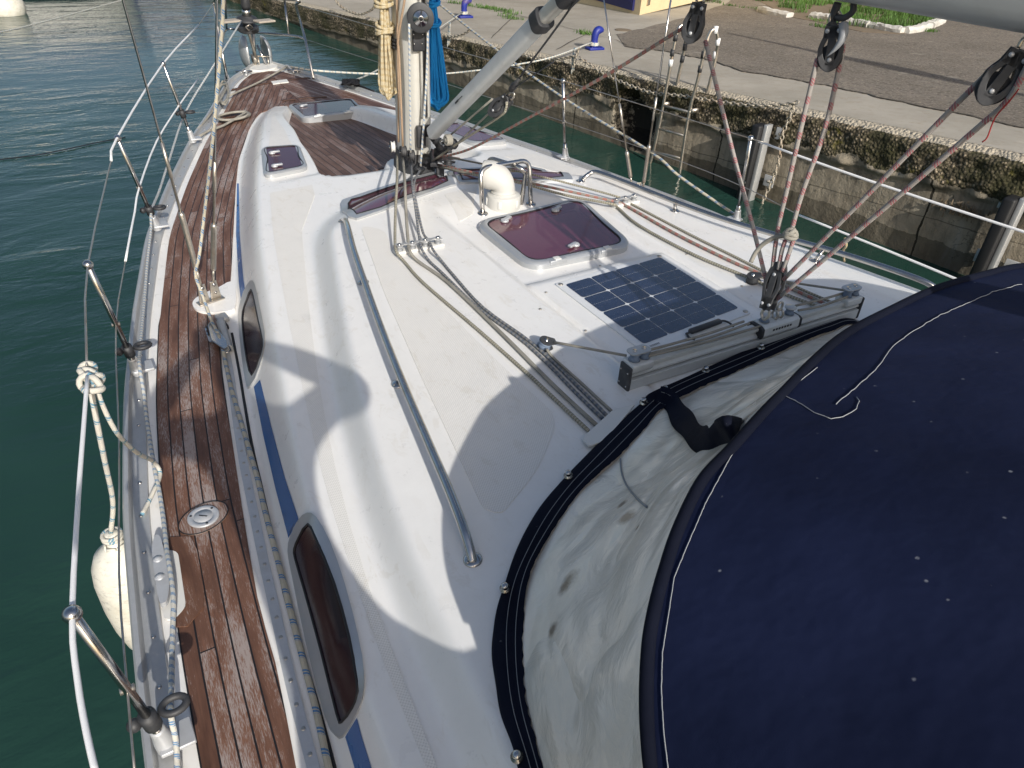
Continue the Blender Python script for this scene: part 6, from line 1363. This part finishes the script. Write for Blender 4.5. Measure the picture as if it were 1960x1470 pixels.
# building corner
b0_, b1_, b2_ = Q(1085, 2), Q(1224, 29), Q(1500, -22); bd = thing('quay_building', 'cream plastered building corner with a navy roller door beyond the quay', 'building', b1_)
mb = MB(); d_ = (b2_-b1_); d_.z = 0; prism(mb, [b1_, b1_+d_*3, b1_+d_*3+Vector((3, 8, 0)), b1_+(b0_-b1_)*5], (0, 0, 4)); mb.build('wall', 'plaster', bd, smooth=False)
e = (b0_-b1_); e.z = 0; e.normalize(); nrm = Vector((-e.y, e.x, 0)); nrm = nrm if nrm.dot(CAM-b1_) > 0 else -nrm
mb = MB(); c = b1_+e*2.3+nrm*.02+Vector((0, 0, 1.6)); box(mb, c, (4.2, .05, 3.1), e); dr = mb.build('door', 'bluedoor', bd, smooth=False)
mb = MB()
for k in range(12): box(mb, b1_+e*2.3+nrm*.05+Vector((0, 0, .2+k*.25)), (4.1, .02, .03), e)
mb.build('door_ribs', 'bluedoor', dr, smooth=False)
d2 = d_.normalized(); n2 = Vector((-d2.y, d2.x, 0)); n2 = n2 if n2.dot(CAM-b1_) > 0 else -n2
mb = MB(); box(mb, b1_+d2*.30+n2*.012+Vector((0, 0, .22)), (.10, .03, .14), d2); mb.build('wall_vent', 'steel_dull', bd, smooth=False)
# grass island with whitewashed kerb stones
isl = [(1400, -40), (1440, -5), (1478, 16), (1515, 34), (1560, 42), (1600, 52), (1650, 62), (1720, 66), (1768, 58), (1800, 44), (1840, 10), (1800, -40)]
si_ = tag(qpoly('soil', isl, 'soil', .012), kind='structure')
random.seed(11); IP = [Q(a, b) for a, b in isl]
def blades(mb, cx, cy, z, n, r, hh, wd=.010):
    for _ in range(n):
        a = random.uniform(0, 6.28); q = random.random()**.6*r; x, y = cx+math.cos(a)*q, cy+math.sin(a)*q; hgt = hh*random.uniform(.5, 1.2); d = random.uniform(0, 6.28); ln = random.uniform(.1, .6)*hgt
        sx, sy = -math.sin(d)*wd, math.cos(d)*wd; b = Vector((x, y, z)); m1 = b+Vector((math.cos(d)*ln*.4, math.sin(d)*ln*.4, hgt*.6)); t = b+Vector((math.cos(d)*ln, math.sin(d)*ln, hgt))
        mb.add([b+Vector((sx, sy, 0)), b-Vector((sx, sy, 0)), m1-Vector((sx, sy, 0))*.8, m1+Vector((sx, sy, 0))*.8, t], [(0, 1, 2, 3), (3, 2, 4)])
mb = MB(); random.seed(2)
for _ in range(430):
    a, b = random.uniform(1440, 1800), random.uniform(-20, 62)
    lim = np.interp(a, [1440, 1478, 1515, 1560, 1650, 1720, 1768, 1800], [0, 10, 24, 34, 54, 60, 52, 38])
    if b > lim or (1540 < a < 1600 and b > 18 and random.random() < .8): continue
    q = Q(a, b); blades(mb, q.x, q.y, q.z, 26, .16, .15 if a > 1600 else .12, .008)
tag(mb.build('grass', 'grass'), kind='stuff')
mb = MB()
for L, n_ in (([(862, 4), (905, 12), (950, 20), (988, 28)], 26), ([(935, 16), (975, 24)], 16), ([(955, 30), (990, 38)], 10), ([(1105, 60), (1125, 68)], 8), ([(1330, 10), (1365, 3), (1400, 12), (1470, 22)], 16), ([(1545, 38), (1600, 46)], 14), ([(1560, 50), (1585, 56)], 8), ([(1770, 58), (1790, 62)], 7), ([(1450, 16), (1462, 24)], 8)):
    for k in range(n_):
        t = random.random()*(len(L)-1); i = int(t); a = L[i][0]+(L[i+1][0]-L[i][0])*(t-i)+random.uniform(-6, 6); b = L[i][1]+(L[i+1][1]-L[i][1])*(t-i)+random.uniform(-2, 2); q = Q(a, b); blades(mb, q.x, q.y, q.z, 12, .10, .06, .006)
tag(mb.build('joint_weeds', 'grass'), kind='stuff')
def stone(px, lab):
    P = [Q(a, b) for a, b in px]; o = MB(); vs = []; rows = cat_rom(P, 5); n = len(rows)
    for i, p in enumerate(rows):
        t = rows[min(i+1, n-1)]-rows[max(i-1, 0)]; t.z = 0; t.normalize(); s = Vector((t.y, -t.x, 0)); j = lambda: random.uniform(-.012, .012)
        for a, b in ((-.09, -.02), (-.09, .07), (-.06, .10), (.05, .10), (.09, .06), (.09, -.02)): vs.append(p+s*(a+j())+Vector((0, 0, b+j())))
    o.add(vs, [(i*6+k, i*6+(k+1) % 6, (i+1)*6+(k+1) % 6, (i+1)*6+k) for i in range(n-1) for k in range(6)]+[tuple(range(6))[::-1], tuple(range((n-1)*6, n*6))]); return tag(o.build('kerb_stone', 'kerbwhite', smooth=False), lab, 'kerb stone', 'whitewashed stones edging the grass')
stone([(1455, 22), (1480, 29), (1511, 34)], 'detached whitewashed kerb stone left of the grass island')
stone([(1553, 34), (1580, 38), (1604, 43)], 'whitewashed kerb stone behind the middle mainsheet block'); stone([(1608, 43), (1640, 49), (1665, 54)], 'whitewashed kerb stone right of the middle mainsheet block')
stone([(1668, 54), (1700, 60), (1728, 64)], 'whitewashed kerb stone at the near edge of the grass'); stone([(1731, 64), (1758, 60), (1775, 54)], 'whitewashed kerb stone at the curved corner of the island'); stone([(1778, 53), (1790, 48), (1800, 43)], 'rightmost whitewashed kerb stone at the island tip')
mb = MB(); q = Q(1193, 58); lathe(mb, q, (0, 0, 1), [(.14, 0), (.14, .008), (.12, .010)], 18); tag(mb.build('drain_cover', 'soil'), 'small round rusty drain cover in the quay concrete', 'drain cover')
mb = MB(); q = WL(1840, 400, .06); random.seed(9)
for _ in range(150): p = q+QT*random.gauss(-.02, .10)+Vector((0, 0, random.gauss(0, .03))); blades(mb, p.x, p.y, p.z-.03, 1, .01, .05, .008)
tag(mb.build('wall_weed', 'soil'), 'dark weed tuft growing from a crack in the wall', 'weed')
# floating line, neighbouring boat and its fender
rig('floating_line', 'dark weedy line floating on the water at the far left', 'rope', [U(-60, 312, WATER+.01), U(60, 298, WATER+.01), U(125, 286, WATER+.01), U(185, 273, WATER+.01), U(240, 263, WATER+.01)], .0055, 'r_black')
rig('floating_line', 'cream mooring line crossing above the water at the top left', 'rope', [U(-40, 70, -.2), U(60, 48, -.3), U(235, 0, -.5), U(300, -20, -.6)], .010, 'r_plain')
nb = thing('moored_boat', 'dark bottomed white boat moored at the top left edge of the view', 'boat', U(110, -8, WATER))
c0_ = U(90, -2, WATER); mb = MB(); vs = []
M['antifoul'] = simple('antifouling', (.010, .014, .03), .5)
for zz, kk in ((WATER-.2, .80), (WATER+.05, .90), (WATER+.14, .95)):
    for i in range(21): t = i/20*2-1; vs.append(c0_+Vector((t*2.0*kk, 1.7-1.5*(1-t*t)**.6*kk, zz-c0_.z)))
mb.add(vs, grid_faces(3, 21)); mb.build('bottom_paint', 'antifoul', nb)
mb = MB(); vs = []
for zz, kk in ((WATER+.14, .95), (WATER+.6, 1.02), (WATER+1.25, 1.08)):
    for i in range(21): t = i/20*2-1; vs.append(c0_+Vector((t*2.0*kk, 1.7-1.5*(1-t*t)**.6*kk, zz-c0_.z)))
mb.add(vs, grid_faces(3, 21)); o = c0_+Vector((0, 2, WATER+1.24-c0_.z)); mb.add([v for v in vs[-21:]]+[o], [(i, i+1, 21) for i in range(20)]); mb.build('topsides', 'gel', nb)
mb = MB(); vs = []
for zz, kk in ((WATER+.95, 1.075), (WATER+1.15, 1.09)):
    for i in range(21): t = i/20*2-1; vs.append(c0_+Vector((t*2.0*kk, 1.68-1.5*(1-t*t)**.6*kk, zz-c0_.z)))
mb.add(vs, grid_faces(2, 21)); mb.build('blue_band', 'blue_stripe', nb)
n2_ = thing('moored_boat', 'navy hulled boat reflected in the water beyond the bow', 'boat', U(300, -60, WATER)); c = U(300, -75, WATER); mb = MB()
prism(mb, [c+Vector((-1.2, 0, 0)), c+Vector((1.3, .5, 0)), c+Vector((1.6, 8, 0)), c+Vector((-1.6, 8, 0))], (0, 0, 1.5)); mb.build('hull', 'bluedoor', n2_, smooth=False, bevel=.1)
mb = MB(); prism(mb, [c+Vector((-.8, .8, 1.5)), c+Vector((.9, 1.2, 1.5)), c+Vector((1.1, 6, 1.5)), c+Vector((-1.1, 6, 1.5))], (0, 0, .8)); mb.build('cabin', 'gel', n2_, smooth=False, bevel=.1)
q = U(10, 14, WATER+.12); mb = MB(); ico(mb, q, .36, (1, 1, .95), 24); tag(mb.build('buoy_fender', 'fender'), 'round white fender afloat in the top left corner', 'fender')
# ================================================================== PHOTOGRAPHER standing on the side deck behind the camera (casts the shadow seen on the cabin side)
def skinned(name, joints, edges, mat, parent, sub=2):
    me = bpy.data.meshes.new(name); me.from_pydata([j[0] for j in joints], edges, []); o = bpy.data.objects.new(name, me); COL.objects.link(o)
    if parent: o.parent = parent; o.matrix_parent_inverse = parent.matrix_world.inverted()
    me.materials.append(M[mat]); sk = o.modifiers.new('skin', 'SKIN'); sk.use_smooth_shade = True
    for i, j in enumerate(joints):
        r = j[1] if isinstance(j[1], tuple) else (j[1], j[1]); me.skin_vertices[0].data[i].radius = r
        me.skin_vertices[0].data[i].use_root = (i == 0)
    s = o.modifiers.new('sub', 'SUBSURF'); s.levels = sub; s.render_levels = sub; return o
M['skin'] = simple('skin', (.50, .29, .20), .5, 0, .06); M['jacket'] = simple('dark_jacket', (.03, .035, .05), .85, 0, .15); M['trousers'] = simple('grey_trousers', (.07, .07, .075), .85, 0, .15); M['hair'] = simple('dark_hair', (.03, .02, .015), .7)
BX, BY = -1.74, -.30; V3 = lambda x, y, z: Vector((BX+x, BY+y, z))
pe = thing('person', 'photographer in a dark jacket standing on the port side deck holding a phone', 'person', (BX, BY, .02))
skinned('body', [(V3(.05, 0, .92), (.17, .13)), (V3(.02, 0, 1.12), (.15, .11)), (V3(0, 0, 1.34), (.17, .11)), (V3(0, .01, 1.47), (.07, .07)), (V3(0, .02, 1.55), (.055, .055)), (V3(0, .03, 1.64), (.075, .09)), (V3(0, .04, 1.73), (.075, .092)),
  (V3(-.19, 0, 1.44), .062), (V3(-.36, .10, 1.42), .066), (V3(-.20, .20, 1.52), .050), (V3(-.085, .235, 1.62), .026),
  (V3(.19, 0, 1.44), .062), (V3(.38, .10, 1.46), .066), (V3(.22, .20, 1.54), .052), (V3(.085, .235, 1.62), .026),
  (V3(.05, 0, .80), .10), (V3(-.03, .04, .47), .070), (V3(-.11, 0, .09), .042), (V3(-.12, .12, .05), .038),
  (V3(.20, .05, .80), .105), (V3(.43, .16, .78), .085), (V3(.41, .08, .42), .058), (V3(.41, .18, .28), .045)],
  [(0, 1), (1, 2), (2, 3), (3, 4), (4, 5), (5, 6), (2, 7), (7, 8), (8, 9), (9, 10), (2, 11), (11, 12), (12, 13), (13, 14), (0, 15), (15, 16), (16, 17), (17, 18), (0, 19), (19, 20), (20, 21), (21, 22)], 'jacket', pe)
mb = MB(); ico(mb, V3(0, .04, 1.72), .105, (.84, .98, 1.2), 20); hd = mb.build('face', 'skin', pe)
mb = MB(); ico(mb, V3(0, .015, 1.765), .115, (.86, .98, .95), 20); mb.build('hair', 'hair', pe)
mb = MB(); ico(mb, V3(0, .148, 1.70), .016, (.7, 1, 1.4), 10); mb.build('nose', 'skin', hd)
for s in (-1, 1):
    base = V3(.080*s, .235, 1.61); mb = MB(); ico(mb, base+Vector((0, 0, .03)), .036, (.5, .8, 1.1), 12); hnd = mb.build('hand', 'skin', pe)
    for k in range(4): mb = MB(); a = base+Vector((0, .005+.016*(1.5-k)*-1, .05)); tube(mb, cat_rom([a, a+Vector((-.004*s, .018, .028-.004*k)), a+Vector((-.022*s, .026, .026-.004*k)), a+Vector((-.036*s, .024, .018-.004*k))], 3), .0085, 8); mb.build('finger', 'skin', hnd)
    mb = MB(); tube(mb, cat_rom([base+Vector((0, -.02, .03)), base+Vector((-.018*s, -.014, .05)), base+Vector((-.040*s, -.004, .058))], 3), .0095, 8); mb.build('thumb', 'skin', hnd)
mb = MB(); box(mb, V3(0, .245, 1.675)-Vector((0, 0, 0)), (.150, .009, .072), (1, 0, 0), Z=(0, -.3, 1)); tag(mb.build('phone', 'black', bevel=.004), 'black phone held level in both hands behind the lens', 'phone')
